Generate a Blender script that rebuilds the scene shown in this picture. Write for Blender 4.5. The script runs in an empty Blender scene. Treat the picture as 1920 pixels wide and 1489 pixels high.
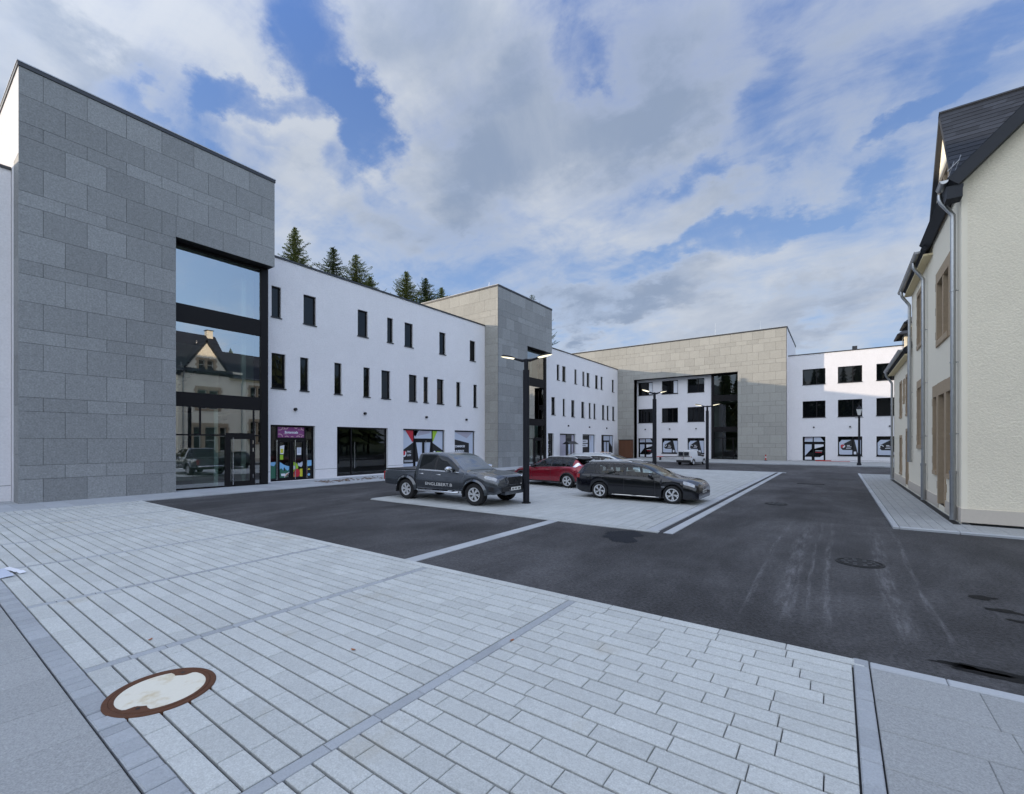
import bpy, bmesh, math, random
import numpy as np
from mathutils import Vector, Matrix, noise as mnoise
R = math.radians
random.seed(7)
scene = bpy.context.scene
COL = scene.collection

# ------------------------------------------------------------------ camera
cam_d = bpy.data.cameras.new('camera')
cam = bpy.data.objects.new('camera', cam_d); COL.objects.link(cam)
cam.location = (0, 0, 2.0)
cam.rotation_euler = (R(90), 0, R(35.6))
cam_d.sensor_width = 36.0
cam_d.lens = 15.98
cam_d.shift_y = 0.0440
cam_d.clip_start = 0.05
cam_d.clip_end = 3000
scene.camera = cam

# ------------------------------------------------------------------ light and sky
scene.view_settings.view_transform = 'Standard'
scene.view_settings.look = 'None'
scene.view_settings.exposure = 1.30
scene.view_settings.gamma = 1.0
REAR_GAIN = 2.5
SUN = Vector((-1.0, -0.45, 0.187)).normalized()
SUN_EL = math.asin(SUN.z)
SUN_AZ = math.atan2(SUN.x, SUN.y)          # clockwise from +Y
sl = bpy.data.lights.new('sun', 'SUN')
sl.energy = 2.0; sl.angle = R(0.6); sl.color = (1.0, 0.83, 0.62)
so = bpy.data.objects.new('sun', sl); COL.objects.link(so)
so.rotation_euler = SUN.to_track_quat('Z', 'Y').to_euler()
so.location = (-40, -20, 60)

world = bpy.data.worlds.new('World'); scene.world = world
world.use_nodes = True
wt = world.node_tree; wn = wt.nodes; wl = wt.links
wn.clear()
def wnode(t, **kw):
    n = wn.new(t)
    for k, v in kw.items(): setattr(n, k, v)
    return n
def wmath(op, a, b=None, c=None, clamp=False):
    n = wn.new('ShaderNodeMath'); n.operation = op; n.use_clamp = clamp
    for i, s in enumerate((a, b, c)):
        if s is None: continue
        if isinstance(s, (int, float)): n.inputs[i].default_value = s
        else: wl.new(s, n.inputs[i])
    return n.outputs[0]
def wmaprange(v, a, b, c=0.0, d=1.0, smooth=True):
    n = wn.new('ShaderNodeMapRange'); n.clamp = True
    n.interpolation_type = 'SMOOTHSTEP' if smooth else 'LINEAR'
    wl.new(v, n.inputs[0])
    for i, x in enumerate((a, b, c, d)): n.inputs[i + 1].default_value = x
    return n.outputs[0]
def wmix(fac, a, b):
    n = wn.new('ShaderNodeMix'); n.data_type = 'RGBA'
    for s, i in ((fac, 0), (a, 6), (b, 7)):
        if isinstance(s, (int, float)): n.inputs[i].default_value = s
        elif isinstance(s, tuple): n.inputs[i].default_value = (*s, 1)
        else: wl.new(s, n.inputs[i])
    return n.outputs[2]
sky = wnode('ShaderNodeTexSky'); sky.sky_type = 'NISHITA'
sky.sun_disc = False; sky.sun_elevation = max(SUN_EL, R(9)); sky.sun_rotation = SUN_AZ
sky.altitude = 300; sky.air_density = 1.0; sky.dust_density = 0.6; sky.ozone_density = 2.0
tc = wnode('ShaderNodeTexCoord')
sep = wnode('ShaderNodeSeparateXYZ'); wl.new(tc.outputs['Generated'], sep.inputs[0])
zz = wmath('MAXIMUM', sep.outputs[2], 0.0)
den = wmath('ADD', zz, 0.24)
px = wmath('DIVIDE', sep.outputs[0], den); py = wmath('DIVIDE', sep.outputs[1], den)
comb = wnode('ShaderNodeCombineXYZ'); wl.new(px, comb.inputs[0]); wl.new(py, comb.inputs[1])
CLOUD = comb.outputs[0]
def wnoise(vec, scale, detail, rough, dist=0.0, off=(0, 0, 0), sc=(1, 1, 1), rot=0.0):
    mp = wnode('ShaderNodeMapping'); wl.new(vec, mp.inputs[0])
    mp.inputs[1].default_value = off; mp.inputs[3].default_value = sc
    mp.inputs[2].default_value = (0, 0, rot)
    n = wnode('ShaderNodeTexNoise'); wl.new(mp.outputs[0], n.inputs['Vector'])
    n.inputs['Scale'].default_value = scale; n.inputs['Detail'].default_value = detail
    n.inputs['Roughness'].default_value = rough; n.inputs['Distortion'].default_value = dist
    return n.outputs[0]
def wdot(v, c):
    vm = wnode('ShaderNodeVectorMath', operation='DOT_PRODUCT'); wl.new(v, vm.inputs[0]); vm.inputs[1].default_value = c
    return vm.outputs['Value']
DIR = tc.outputs['Generated']
# the cloud field is bent by noise so that no bank keeps a smooth outline
wn3 = wnode('ShaderNodeTexNoise'); wl.new(CLOUD, wn3.inputs['Vector']); wn3.inputs['Scale'].default_value = 3.2; wn3.inputs['Detail'].default_value = 7; wn3.inputs['Roughness'].default_value = 0.6
wv = wnode('ShaderNodeVectorMath', operation='SUBTRACT'); wl.new(wn3.outputs['Color'], wv.inputs[0]); wv.inputs[1].default_value = (0.5, 0.5, 0.5)
ws_ = wnode('ShaderNodeVectorMath', operation='SCALE'); wl.new(wv.outputs[0], ws_.inputs[0]); ws_.inputs['Scale'].default_value = 0.30
wa_ = wnode('ShaderNodeVectorMath', operation='ADD'); wl.new(DIR, wa_.inputs[0]); wl.new(ws_.outputs[0], wa_.inputs[1]); WARP = wa_.outputs[0]
def wbank(spec):
    """a cloud bank (or a gap) round a compass direction: centre, two half-axes, weight"""
    c, a, b, w = spec
    vs = wnode('ShaderNodeVectorMath', operation='SUBTRACT'); wl.new(WARP, vs.inputs[0]); vs.inputs[1].default_value = c
    p, q = wdot(vs.outputs[0], a), wdot(vs.outputs[0], b)
    r2 = wmath('ADD', wmath('MULTIPLY', p, p), wmath('MULTIPLY', q, q))
    return wmath('MULTIPLY', wmaprange(r2, 0.0, 1.9, 1.0, 0.0), w)
def wsum(lst):
    out = None
    for s in lst:
        v = wbank(s); out = v if out is None else wmath('ADD', out, v)
    return out
DENS = [((-0.6673, 0.3822, 0.6393), (5.206, 9.761, -1.185), (-11.466, -1.597, -11.795), -0.4),
        ((-0.7517, 0.3672, 0.5478), (8.582, 7.907, 5.564), (-9.474, 20.261, -27.495), -0.42),
        ((-0.6542, 0.5063, 0.5618), (1.953, 8.993, -6.721), (-13.252, -7.149, -9.878), -0.62),
        ((-0.7089, 0.5053, 0.492), (13.046, 21.035, -3.823), (-9.302, -0.509, -13.897), -0.28),
        ((-0.3325, 0.6935, 0.6392), (16.66, 9.072, -1.959), (-6.343, 13.231, -18.437), -0.2),
        ((-0.1234, 0.8471, 0.5169), (13.153, -0.474, 2.948), (6.381, 8.056, -12.647), -0.15),
        ((-0.1951, 0.8663, 0.4599), (15.208, 1.846, 1.889), (8.375, 17.549, -30.592), -0.18),
        ((-0.1777, 0.914, 0.3647), (4.823, 0.505, -0.286), (1.782, 10.004, -25.574), -0.26),
        ((0.0, 0.9208, 0.3901), (16.446, 0.05, -1.401), (4.137, 10.355, -25.719), -0.2),
        ((0.0769, 0.8804, 0.4679), (21.332, -0.35, -3.915), (10.167, 24.863, -49.523), -0.22),
        ((-0.0459, 0.813, 0.5804), (5.281, 0.227, -0.762), (1.884, 4.639, -7.21), -0.12),
        ((0.1573, 0.8367, 0.5245), (18.55, -4.187, 0.162), (11.298, 12.427, -24.167), -0.16),
        ((-0.6757, 0.5913, 0.4402), (11.641, 11.494, 1.294), (-9.775, 8.554, -27.634), -0.14),
        ((-0.7509, 0.4205, 0.5093), (12.824, 20.236, 1.217), (-34.717, 5.994, -57.117), -0.14),
        ((-0.4234, 0.883, 0.2026), (5.436, 2.11, -0.304), (-2.405, 5.016, -29.354), -0.12),
        ((-0.8358, 0.2238, 0.5014), (4.83, 20.95, -2.3), (-23.121, -8.838, -35.591), -0.22),
        ((-0.8309, 0.3363, 0.4434), (10.261, 17.494, 4.833), (-12.286, 4.972, -27.92), -0.2),
        ((-0.7873, 0.2546, 0.5615), (2.141, 6.03, -0.623), (-5.718, -1.91, -8.042), 0.06),
        ((-0.8418, 0.1158, 0.5272), (3.779, 7.416, 3.457), (-5.244, 0.721, -9.479), 0.08),
        ((-0.7293, 0.4178, 0.5418), (6.6, 7.929, 1.847), (-7.653, 4.384, -14.606), 0.18),
        ((-0.6769, 0.5601, 0.4776), (6.55, 6.368, 0.768), (-3.289, 2.722, -8.901), 0.16),
        ((-0.5078, 0.6132, 0.605), (4.088, 2.706, -0.137), (-2.524, 3.048, -6.035), 0.2),
        ((-0.4178, 0.7567, 0.5028), (3.617, 1.365, -0.042), (-0.786, 4.62, -8.601), 0.18),
        ((-0.3724, 0.876, 0.3064), (5.16, 1.8, -0.508), (-2.183, 5.135, -18.964), 0.24),
        ((-0.7671, 0.47, 0.4367), (7.268, 9.206, 1.715), (-6.534, 4.003, -16.93), 0.14),
        ((-0.0714, 0.9721, 0.2236), (5.359, -0.124, 0.013), (2.703, 5.443, -25.033), 0.14),
        ((-0.2637, 0.8734, 0.4095), (6.713, 1.051, 0.862), (5.415, 13.061, -25.587), 0.16),
        ((-0.0075, 0.9682, 0.2499), (9.666, -0.488, 0.182), (3.838, 6.242, -26.063), 0.1),
        ((-0.2932, 0.7589, 0.5815), (6.517, 2.743, -1.154), (-1.567, 4.058, -6.945), 0.1),
        ((0.1216, 0.9116, 0.3927), (13.644, -0.303, -4.796), (1.113, 8.346, -20.994), 0.06),
        ((0.89, 0.35, 0.29), (-0.952, 2.42, 0), (-0.864, -0.339, 3.06), -0.26)]
GREY = [((-0.4193, 0.7194, 0.5537), (3.845, 1.509, 0.048), (-0.514, 3.921, -6.387), 0.9),
        ((-0.3726, 0.8766, 0.3044), (4.91, 1.686, -0.487), (-1.861, 4.377, -16.524), 0.95),
        ((-0.5069, 0.5572, 0.6577), (5.403, 3.949, 0.058), (-5.452, 5.992, -10.039), 0.6),
        ((-0.1194, 0.8195, 0.5605), (4.046, 0.058, -0.115), (1.404, 2.645, -4.46), 0.6),
        ((-0.7454, 0.4466, 0.4949), (7.657, 9.444, 2.0), (-9.834, 5.892, -21.141), 0.35),
        ((-0.8283, 0.2678, 0.4921), (2.181, 6.979, -1.143), (-10.843, -4.052, -17.061), 0.6),
        ((-0.8477, 0.1465, 0.5098), (4.267, 8.487, 3.675), (-6.056, 1.047, -11.351), 0.45),
        ((-0.6691, 0.6265, 0.3998), (4.759, 4.121, 0.258), (-4.573, 4.282, -15.611), 0.35),
        ((-0.0967, 0.9691, 0.2269), (5.318, 0.08, -0.28), (1.148, 4.254, -19.882), 0.4)]
big = wnoise(CLOUD, 1.2, 10, 0.58, 0.4, off=(3.2, 1.7, 0))
fine = wnoise(CLOUD, 4.2, 10, 0.62, 0.5, off=(7.1, 4.2, 0))
streak = wnoise(CLOUD, 2.0, 8, 0.62, 0.6, off=(1.3, 9.2, 0), sc=(0.55, 2.0, 1), rot=0.55)
tex = wmath('ADD', wmath('ADD', wmath('MULTIPLY', big, 0.38), wmath('MULTIPLY', fine, 0.34)), wmath('MULTIPLY', streak, 0.28))
dens = wmath('ADD', wmath('ADD', wmath('MULTIPLY', wmath('SUBTRACT', tex, 0.5), 2.3), 0.5), wmath('MULTIPLY', wsum(DENS), 1.0))
cover = wmath('POWER', wmaprange(dens, 0.18, 0.78), 1.0)
grey = wmath('MULTIPLY', wmaprange(wmath('ADD', wmath('MULTIPLY', wmath('SUBTRACT', wnoise(CLOUD, 2.0, 9, 0.6, 0.4, off=(2.2, 6.1, 0)), 0.42), 1.9), wmath('MULTIPLY', wsum(GREY), 0.8)), 0.0, 1.0), wmaprange(dens, 0.40, 0.75), clamp=True)
zen = wmaprange(zz, 0.05, 0.75)
blue = wmix(zen, (1.55, 2.35, 3.75), (0.46, 0.95, 2.45))
blue = wmix(0.12, blue, sky.outputs[0])
ccol = wmix(grey, (2.80, 3.03, 3.42), (1.36, 1.72, 2.38))
skyc = wmix(wmath('MULTIPLY', cover, 0.97), blue, ccol)
# unseen sky behind camera and round the sun boosted, warmed to light the square
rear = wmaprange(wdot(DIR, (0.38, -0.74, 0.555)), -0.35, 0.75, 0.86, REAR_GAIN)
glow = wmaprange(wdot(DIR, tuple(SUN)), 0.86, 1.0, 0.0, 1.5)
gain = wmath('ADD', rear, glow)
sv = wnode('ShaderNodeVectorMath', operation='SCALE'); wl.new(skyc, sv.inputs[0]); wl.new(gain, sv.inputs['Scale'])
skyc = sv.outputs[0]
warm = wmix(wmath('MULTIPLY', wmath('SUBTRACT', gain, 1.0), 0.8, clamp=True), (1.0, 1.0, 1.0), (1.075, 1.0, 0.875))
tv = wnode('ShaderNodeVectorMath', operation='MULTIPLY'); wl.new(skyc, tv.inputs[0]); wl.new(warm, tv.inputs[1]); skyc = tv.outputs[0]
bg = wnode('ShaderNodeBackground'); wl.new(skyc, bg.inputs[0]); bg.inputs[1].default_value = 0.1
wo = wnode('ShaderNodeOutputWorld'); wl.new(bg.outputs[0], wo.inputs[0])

# ------------------------------------------------------------------ materials
MATS = {}
def M(name, col, rough=0.6, metal=0.0, spec=0.5, noise=None, bump=None, island=0.0, coat=0.0, ior=1.5, emit=None, stain=None):
    """noise=(scale, amount) mottles the colour, bump=(scale, strength, distance), island = per-piece brightness change"""
    if name in MATS: return MATS[name]
    m = bpy.data.materials.new(name); m.use_nodes = True
    nt = m.node_tree; n = nt.nodes; l = nt.links
    b = n['Principled BSDF']
    b.inputs['Base Color'].default_value = (*col, 1); b.inputs['Roughness'].default_value = rough
    b.inputs['Metallic'].default_value = metal; b.inputs['Specular IOR Level'].default_value = spec
    b.inputs['IOR'].default_value = ior
    b.inputs['Coat Weight'].default_value = coat; b.inputs['Coat Roughness'].default_value = 0.04
    t = n.new('ShaderNodeTexCoord'); src = t.outputs['Object']
    val = None
    def mth(op, a, bb):
        k = n.new('ShaderNodeMath'); k.operation = op
        for i, s in enumerate((a, bb)):
            if isinstance(s, (int, float)): k.inputs[i].default_value = s
            else: l.new(s, k.inputs[i])
        return k.outputs[0]
    def nz(scale, det=6, rg=0.6):
        k = n.new('ShaderNodeTexNoise'); l.new(src, k.inputs['Vector'])
        k.inputs['Scale'].default_value = scale; k.inputs['Detail'].default_value = det; k.inputs['Roughness'].default_value = rg
        return k.outputs[0]
    if noise:
        for sc, am in (noise if isinstance(noise, list) else [noise]):
            v = mth('ADD', mth('MULTIPLY', mth('SUBTRACT', nz(sc), 0.5), 2 * am), 1.0)
            val = v if val is None else mth('MULTIPLY', val, v)
    if island:
        g = n.new('ShaderNodeNewGeometry')
        v = mth('ADD', mth('MULTIPLY', mth('SUBTRACT', g.outputs['Random Per Island'], 0.5), 2 * island), 1.0)
        val = v if val is None else mth('MULTIPLY', val, v)
    if val is not None:
        mx = n.new('ShaderNodeVectorMath'); mx.operation = 'SCALE'
        mx.inputs[0].default_value = col; l.new(val, mx.inputs['Scale'])
        outc = mx.outputs[0]
        if stain:
            sc, lo, hi, scol = stain
            k = n.new('ShaderNodeMapRange'); l.new(nz(sc, 8, 0.65), k.inputs[0]); k.inputs[1].default_value = lo; k.inputs[2].default_value = hi
            mm = n.new('ShaderNodeMix'); mm.data_type = 'RGBA'; l.new(k.outputs[0], mm.inputs[0]); l.new(outc, mm.inputs[6]); mm.inputs[7].default_value = (*scol, 1)
            outc = mm.outputs[2]
        l.new(outc, b.inputs['Base Color'])
    if bump:
        k = n.new('ShaderNodeBump'); k.inputs['Strength'].default_value = bump[1]; k.inputs['Distance'].default_value = bump[2]
        l.new(nz(bump[0], 4, 0.65), k.inputs['Height']); l.new(k.outputs[0], b.inputs['Normal'])
    if emit:
        b.inputs['Emission Color'].default_value = (*emit[0], 1); b.inputs['Emission Strength'].default_value = emit[1]
    MATS[name] = m
    return m
def glass(name, tint, ior, rough=0.0, base=0.0):
    """clear pane: fresnel reflection over a tinted view through it; base = mirror share of a sun-protection coating"""
    m = bpy.data.materials.new(name); m.use_nodes = True
    n = m.node_tree.nodes; l = m.node_tree.links; n.clear()
    o = n.new('ShaderNodeOutputMaterial'); mx = n.new('ShaderNodeMixShader')
    tr = n.new('ShaderNodeBsdfTransparent'); tr.inputs[0].default_value = (*tint, 1)
    gl = n.new('ShaderNodeBsdfGlossy'); gl.inputs['Roughness'].default_value = rough
    fr = n.new('ShaderNodeFresnel'); fr.inputs[0].default_value = ior
    ma = n.new('ShaderNodeMath'); ma.operation = 'MULTIPLY_ADD'; l.new(fr.outputs[0], ma.inputs[0]); ma.inputs[1].default_value = 1 - base; ma.inputs[2].default_value = base
    l.new(ma.outputs[0], mx.inputs[0]); l.new(tr.outputs[0], mx.inputs[1]); l.new(gl.outputs[0], mx.inputs[2]); l.new(mx.outputs[0], o.inputs[0])
    MATS[name] = m
    return m
PLASTER = M('white_plaster', (0.76, 0.745, 0.765), 0.9, spec=0.2, noise=[(15, 0.16), (0.35, 0.06), (1.6, 0.05), (5, 0.05)], bump=(45, 0.7, 0.012))
PLASTER_IN = M('interior_plaster', (0.78, 0.80, 0.77), 0.9, spec=0.1)
REVEAL = M('reveal_plaster', (0.80, 0.80, 0.82), 0.9, spec=0.2)
STONE = M('stone_cladding', (0.262, 0.268, 0.270), 0.75, spec=0.3, noise=[(20, 0.55), (7, 0.22), (1.6, 0.10)], island=0.125, bump=(140, 0.35, 0.004))
STONE_WARM = M('pale_stone_cladding', (0.35, 0.342, 0.312), 0.75, spec=0.3, noise=[(16, 0.25), (2.0, 0.09), (6, 0.10)], island=0.07, bump=(140, 0.3, 0.004))
JOINT = M('joint', (0.07, 0.07, 0.07), 0.9)
BLACK = M('black_frame', (0.009, 0.008, 0.009), 0.55, spec=0.2)
COPING = M('coping_metal', (0.05, 0.052, 0.057), 0.45, metal=0.6)
COPING_L = M('pale_coping', (0.42, 0.43, 0.46), 0.5, metal=0.3)
PANE = M('window_glass', (0.004, 0.005, 0.006), 0.02, spec=0.4, ior=1.45)
GLASS = glass('curtain_glass', (0.72, 0.88, 0.82), 1.5, base=0.42)
SHOPGLASS = glass('shop_glass', (0.50, 0.58, 0.56), 1.75)
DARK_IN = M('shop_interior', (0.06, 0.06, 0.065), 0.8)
CONC = M('floor_concrete', (0.3, 0.3, 0.3), 0.8)
ZINC = M('zinc', (0.42, 0.43, 0.44), 0.32, metal=0.9, noise=(7, 0.15))
SLATE = M('slate_roof', (0.026, 0.031, 0.042), 0.7, spec=0.25, noise=[(6, 0.25)], island=0.3)
SLATE_EDGE = M('slate_verge', (0.022, 0.025, 0.032), 0.7, noise=(10, 0.2))
CREAM = M('cream_plaster', (0.85, 0.775, 0.62), 0.95, spec=0.1, noise=[(22, 0.12), (0.7, 0.06), (2.5, 0.04)], bump=(22, 0.9, 0.022))
CREAM_S = M('smooth_cream', (0.88, 0.81, 0.66), 0.9, spec=0.1, noise=(8, 0.03))
TAN = M('tan_sandstone', (0.43, 0.33, 0.225), 0.9, spec=0.2, noise=[(12, 0.15), (60, 0.12)], bump=(60, 0.4, 0.006))
PLINTH = M('pinkish_plinth', (0.60, 0.54, 0.46), 0.9, spec=0.2, noise=(20, 0.06))
WFRAME = M('white_window_frame', (0.75, 0.75, 0.72), 0.4)
SOFFIT = M('cream_soffit', (0.74, 0.62, 0.38), 0.7)
PAVER = M('pale_paver', (0.50, 0.515, 0.50), 0.85, spec=0.25, noise=[(90, 0.45), (34, 0.24), (1.1, 0.10), (7, 0.08)], island=0.07, bump=(170, 0.8, 0.004), stain=(0.9, 0.60, 0.84, (0.38, 0.34, 0.26)))
PAVER2 = M('parking_paver', (0.42, 0.435, 0.43), 0.8, spec=0.3, noise=[(40, 0.25), (0.6, 0.12), (4, 0.08)], island=0.06, bump=(200, 0.4, 0.003))
SLAB = M('grey_slab', (0.325, 0.335, 0.335), 0.85, spec=0.25, noise=[(90, 0.55), (30, 0.28), (1.0, 0.10)], island=0.05, bump=(220, 0.5, 0.003))
SETT = M('granite_sett', (0.35, 0.37, 0.39), 0.8, spec=0.3, noise=[(90, 0.3), (20, 0.12)], island=0.10, bump=(120, 0.6, 0.004))
KERB = M('kerb_concrete', (0.40, 0.42, 0.44), 0.8, noise=[(60, 0.12), (2, 0.1)], island=0.08)
BED = M('joint_sand', (0.035, 0.035, 0.04), 0.95)
RUST = M('rusty_iron', (0.11, 0.045, 0.022), 0.8, metal=0.25, noise=[(25, 0.4)], bump=(80, 0.7, 0.004))
IRON = M('cast_iron', (0.013, 0.013, 0.013), 0.7, metal=0.2, noise=(40, 0.3), bump=(90, 0.6, 0.004))
LIDC = M('cream_concrete_lid', (0.70, 0.67, 0.57), 0.85, noise=[(60, 0.06)], stain=(4.5, 0.52, 0.74, (0.50, 0.38, 0.18)))
TYRE = M('tyre_rubber', (0.014, 0.014, 0.015), 0.85)
RIM = M('alloy_rim', (0.72, 0.73, 0.75), 0.3, metal=0.25)
DARKP = M('black_plastic', (0.018, 0.018, 0.02), 0.55)
CHROME = M('chrome', (0.75, 0.76, 0.78), 0.12, metal=1.0)
CARGLASS = glass('car_glass', (0.80, 0.88, 0.86), 1.55)
TINTGLASS = M('tinted_car_glass', (0.008, 0.010, 0.011), 0.03, spec=0.5, ior=1.5)
SCREENGLASS = M('windscreen_glass', (0.05, 0.065, 0.07), 0.03, spec=1.0, ior=2.4)
LAMPGLASS = M('headlight_glass', (0.30, 0.32, 0.34), 0.12, metal=0.5, coat=1.0, noise=(14, 0.6))
REDLAMP = M('tail_light', (0.35, 0.01, 0.012), 0.15, coat=1.0)
PLATE = M('licence_plate', (0.75, 0.75, 0.72), 0.4)
INK = M('black_ink', (0.01, 0.01, 0.012), 0.5)
WHITE = M('white_film', (0.72, 0.74, 0.80), 0.5)
PALEBLUE = M('pale_blue_film', (0.50, 0.55, 0.66), 0.5)
LILAC = M('lilac_film', (0.40, 0.38, 0.46), 0.5)
REDF = M('red_film', (0.50, 0.02, 0.04), 0.5)
GREENF = M('green_film', (0.33, 0.55, 0.03), 0.5)
PURPLE = M('purple_film', (0.22, 0.05, 0.19), 0.5)
YELLOWF = M('yellow_film', (0.62, 0.60, 0.05), 0.5)
ORANGE = M('orange_film', (0.70, 0.25, 0.06), 0.5)
SKYF = M('sky_blue_film', (0.22, 0.48, 0.75), 0.5)
FOREST = M('dark_green_film', (0.03, 0.14, 0.09), 0.5)
WOOD = M('brown_wood', (0.12, 0.045, 0.018), 0.6, noise=(14, 0.3))
LWOOD = M('light_wood', (0.5, 0.27, 0.13), 0.6, noise=(14, 0.2))
BARK = M('bark', (0.06, 0.042, 0.03), 0.95, noise=(8, 0.3))
NEEDLE = M('spruce_needles', (0.145, 0.175, 0.07), 0.7, spec=0.2, noise=(0.6, 0.25), island=0.45)
NEEDLE_D = M('dark_spruce_needles', (0.075, 0.105, 0.045), 0.7, spec=0.2, noise=(0.6, 0.25), island=0.45)
GRASS = M('rough_grass', (0.06, 0.085, 0.03), 0.95, noise=[(0.4, 0.3), (5, 0.3)])
POSTM = M('dark_post_metal', (0.012, 0.013, 0.018), 0.6, spec=0.25)
LITLAMP = M('lit_lamp', (0.9, 0.88, 0.75), 0.4, emit=((1.0, 0.90, 0.62), 0.7))
LEAF = M('dead_leaf', (0.30, 0.10, 0.03), 0.8)
REDPAINT = M('red_paint', (0.45, 0.04, 0.03), 0.5)
PAINTM = M('white_road_paint', (0.62, 0.63, 0.62), 0.7, noise=(30, 0.12))

# ------------------------------------------------------------------ helpers
class MB:
    def __init__(self): self.v = []; self.f = []; self.m = []; self.mats = []
    def mi(self, mat):
        if mat not in self.mats: self.mats.append(mat)
        return self.mats.index(mat)
    def poly(self, pts, mat):
        b = len(self.v); self.v += [tuple(p) for p in pts]
        self.f.append(tuple(range(b, b + len(pts)))); self.m.append(self.mi(mat))
    def box(self, x0, x1, y0, y1, z0, z1, mat, F=None):
        b = len(self.v)
        c = [(x0, y0, z0), (x1, y0, z0), (x1, y1, z0), (x0, y1, z0), (x0, y0, z1), (x1, y0, z1), (x1, y1, z1), (x0, y1, z1)]
        self.v += [F(*p) for p in c] if F else c
        k = self.mi(mat)
        for q in ((0, 3, 2, 1), (4, 5, 6, 7), (0, 1, 5, 4), (1, 2, 6, 5), (2, 3, 7, 6), (3, 0, 4, 7)):
            self.f.append(tuple(b + i for i in q)); self.m.append(k)
    def ubox(self, F, u0, u1, z0, z1, d0, d1, mat):
        self.box(u0, u1, z0, z1, d0, d1, mat, F)
    def prism(self, pts, off, mat):
        """closed prism: polygon pts (3D) pushed by vector off"""
        n = len(pts); b = len(self.v); k = self.mi(mat)
        self.v += [tuple(p) for p in pts] + [tuple(p[i] + off[i] for i in range(3)) for p in pts]
        self.f.append(tuple(b + i for i in range(n))); self.m.append(k)
        self.f.append(tuple(b + n + i for i in reversed(range(n)))); self.m.append(k)
        for i in range(n):
            j = (i + 1) % n
            self.f.append((b + i, b + n + i, b + n + j, b + j)); self.m.append(k)
    def tube(self, pts, r, mat, n=10, cap=True):
        pts = [Vector(p) for p in pts]; rs = r if isinstance(r, (list, tuple)) else [r] * len(pts)
        k = self.mi(mat); b0 = len(self.v)
        up = None
        for i, p in enumerate(pts):
            d = (pts[min(i + 1, len(pts) - 1)] - pts[max(i - 1, 0)]).normalized()
            if up is None: up = d.orthogonal().normalized()
            a = (up - d * up.dot(d)).normalized(); c = d.cross(a); up = a
            for j in range(n):
                t = 2 * math.pi * j / n
                self.v.append(tuple(p + (a * math.cos(t) + c * math.sin(t)) * rs[i]))
        for i in range(len(pts) - 1):
            for j in range(n):
                q = b0 + i * n + j; w = b0 + i * n + (j + 1) % n
                self.f.append((q, w, w + n, q + n)); self.m.append(k)
        if cap:
            self.f.append(tuple(b0 + j for j in reversed(range(n)))); self.m.append(k)
            e = b0 + (len(pts) - 1) * n
            self.f.append(tuple(e + j for j in range(n))); self.m.append(k)
    def lathe(self, prof, mat, c=(0, 0, 0), axis='z', n=32, close=False):
        """prof = [(radius, height)] turned round an axis through c"""
        k = self.mi(mat); b = len(self.v); L = len(prof)
        for (r, h) in prof:
            for j in range(n):
                t = 2 * math.pi * j / n
                p = (r * math.cos(t), r * math.sin(t), h)
                if axis == 'y': p = (p[0], p[2], p[1])
                if axis == 'x': p = (p[2], p[0], p[1])
                self.v.append((c[0] + p[0], c[1] + p[1], c[2] + p[2]))
        rng = L if close else L - 1
        for i in range(rng):
            for j in range(n):
                q = b + i * n + j; w = b + i * n + (j + 1) % n
                q2 = b + ((i + 1) % L) * n + j; w2 = b + ((i + 1) % L) * n + (j + 1) % n
                self.f.append((q, w, w2, q2)); self.m.append(k)
    def text(self, s, size, fn, mat, align='CENTER', bold=0.0, sx=1.0):
        cu = bpy.data.curves.new('lettering', 'FONT'); cu.body = s; cu.size = size; cu.align_x = align; cu.offset = bold
        cu.resolution_u = 3
        o = bpy.data.objects.new('lettering', cu); COL.objects.link(o)
        dg = bpy.context.evaluated_depsgraph_get()
        me = bpy.data.meshes.new_from_object(o.evaluated_get(dg))
        b = len(self.v); k = self.mi(mat)
        self.v += [fn(v.co.x * sx, v.co.y) for v in me.vertices]
        for p in me.polygons:
            self.f.append(tuple(b + i for i in p.vertices)); self.m.append(k)
        bpy.data.objects.remove(o); bpy.data.curves.remove(cu); bpy.data.meshes.remove(me)
    def build(self, name, parent=None, smooth=None, recalc=True, local=False):
        off = Vector((0, 0, 0))
        if parent and not local:
            p = parent
            while p: off += p.location; p = p.parent
        me = bpy.data.meshes.new(name)
        me.from_pydata([(x - off.x, y - off.y, z - off.z) for x, y, z in self.v], [], self.f)
        for m in self.mats: me.materials.append(m)
        me.polygons.foreach_set('material_index', self.m)
        if recalc:
            bm = bmesh.new(); bm.from_mesh(me); bmesh.ops.recalc_face_normals(bm, faces=bm.faces); bm.to_mesh(me); bm.free()
        if smooth is not None:
            me.polygons.foreach_set('use_smooth', [True] * len(me.polygons))
            me.set_sharp_from_angle(angle=R(smooth))
        me.update()
        o = bpy.data.objects.new(name, me); COL.objects.link(o)
        if parent: o.parent = parent
        return o
def tag(o, label=None, cat=None, group=None, kind=None):
    if label: o['label'] = label
    if cat: o['category'] = cat
    if group: o['group'] = group
    if kind: o['kind'] = kind
    return o
def thing(name, label, cat, loc=(0, 0, 0), rz=0.0, group=None):
    o = bpy.data.objects.new(name, None); COL.objects.link(o)
    o.location = loc; o.rotation_euler = (0, 0, rz); o.empty_display_size = 0.3
    return tag(o, label, cat, group)
def copy_tree(o, parent=None):
    c = o.copy(); COL.objects.link(c)
    if parent: c.parent = parent
    for ch in list(o.children): copy_tree(ch, c)
    return c
def smoothstep(a, b, x):
    t = min(1, max(0, (x - a) / (b - a))); return t * t * (3 - 2 * t)
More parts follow.
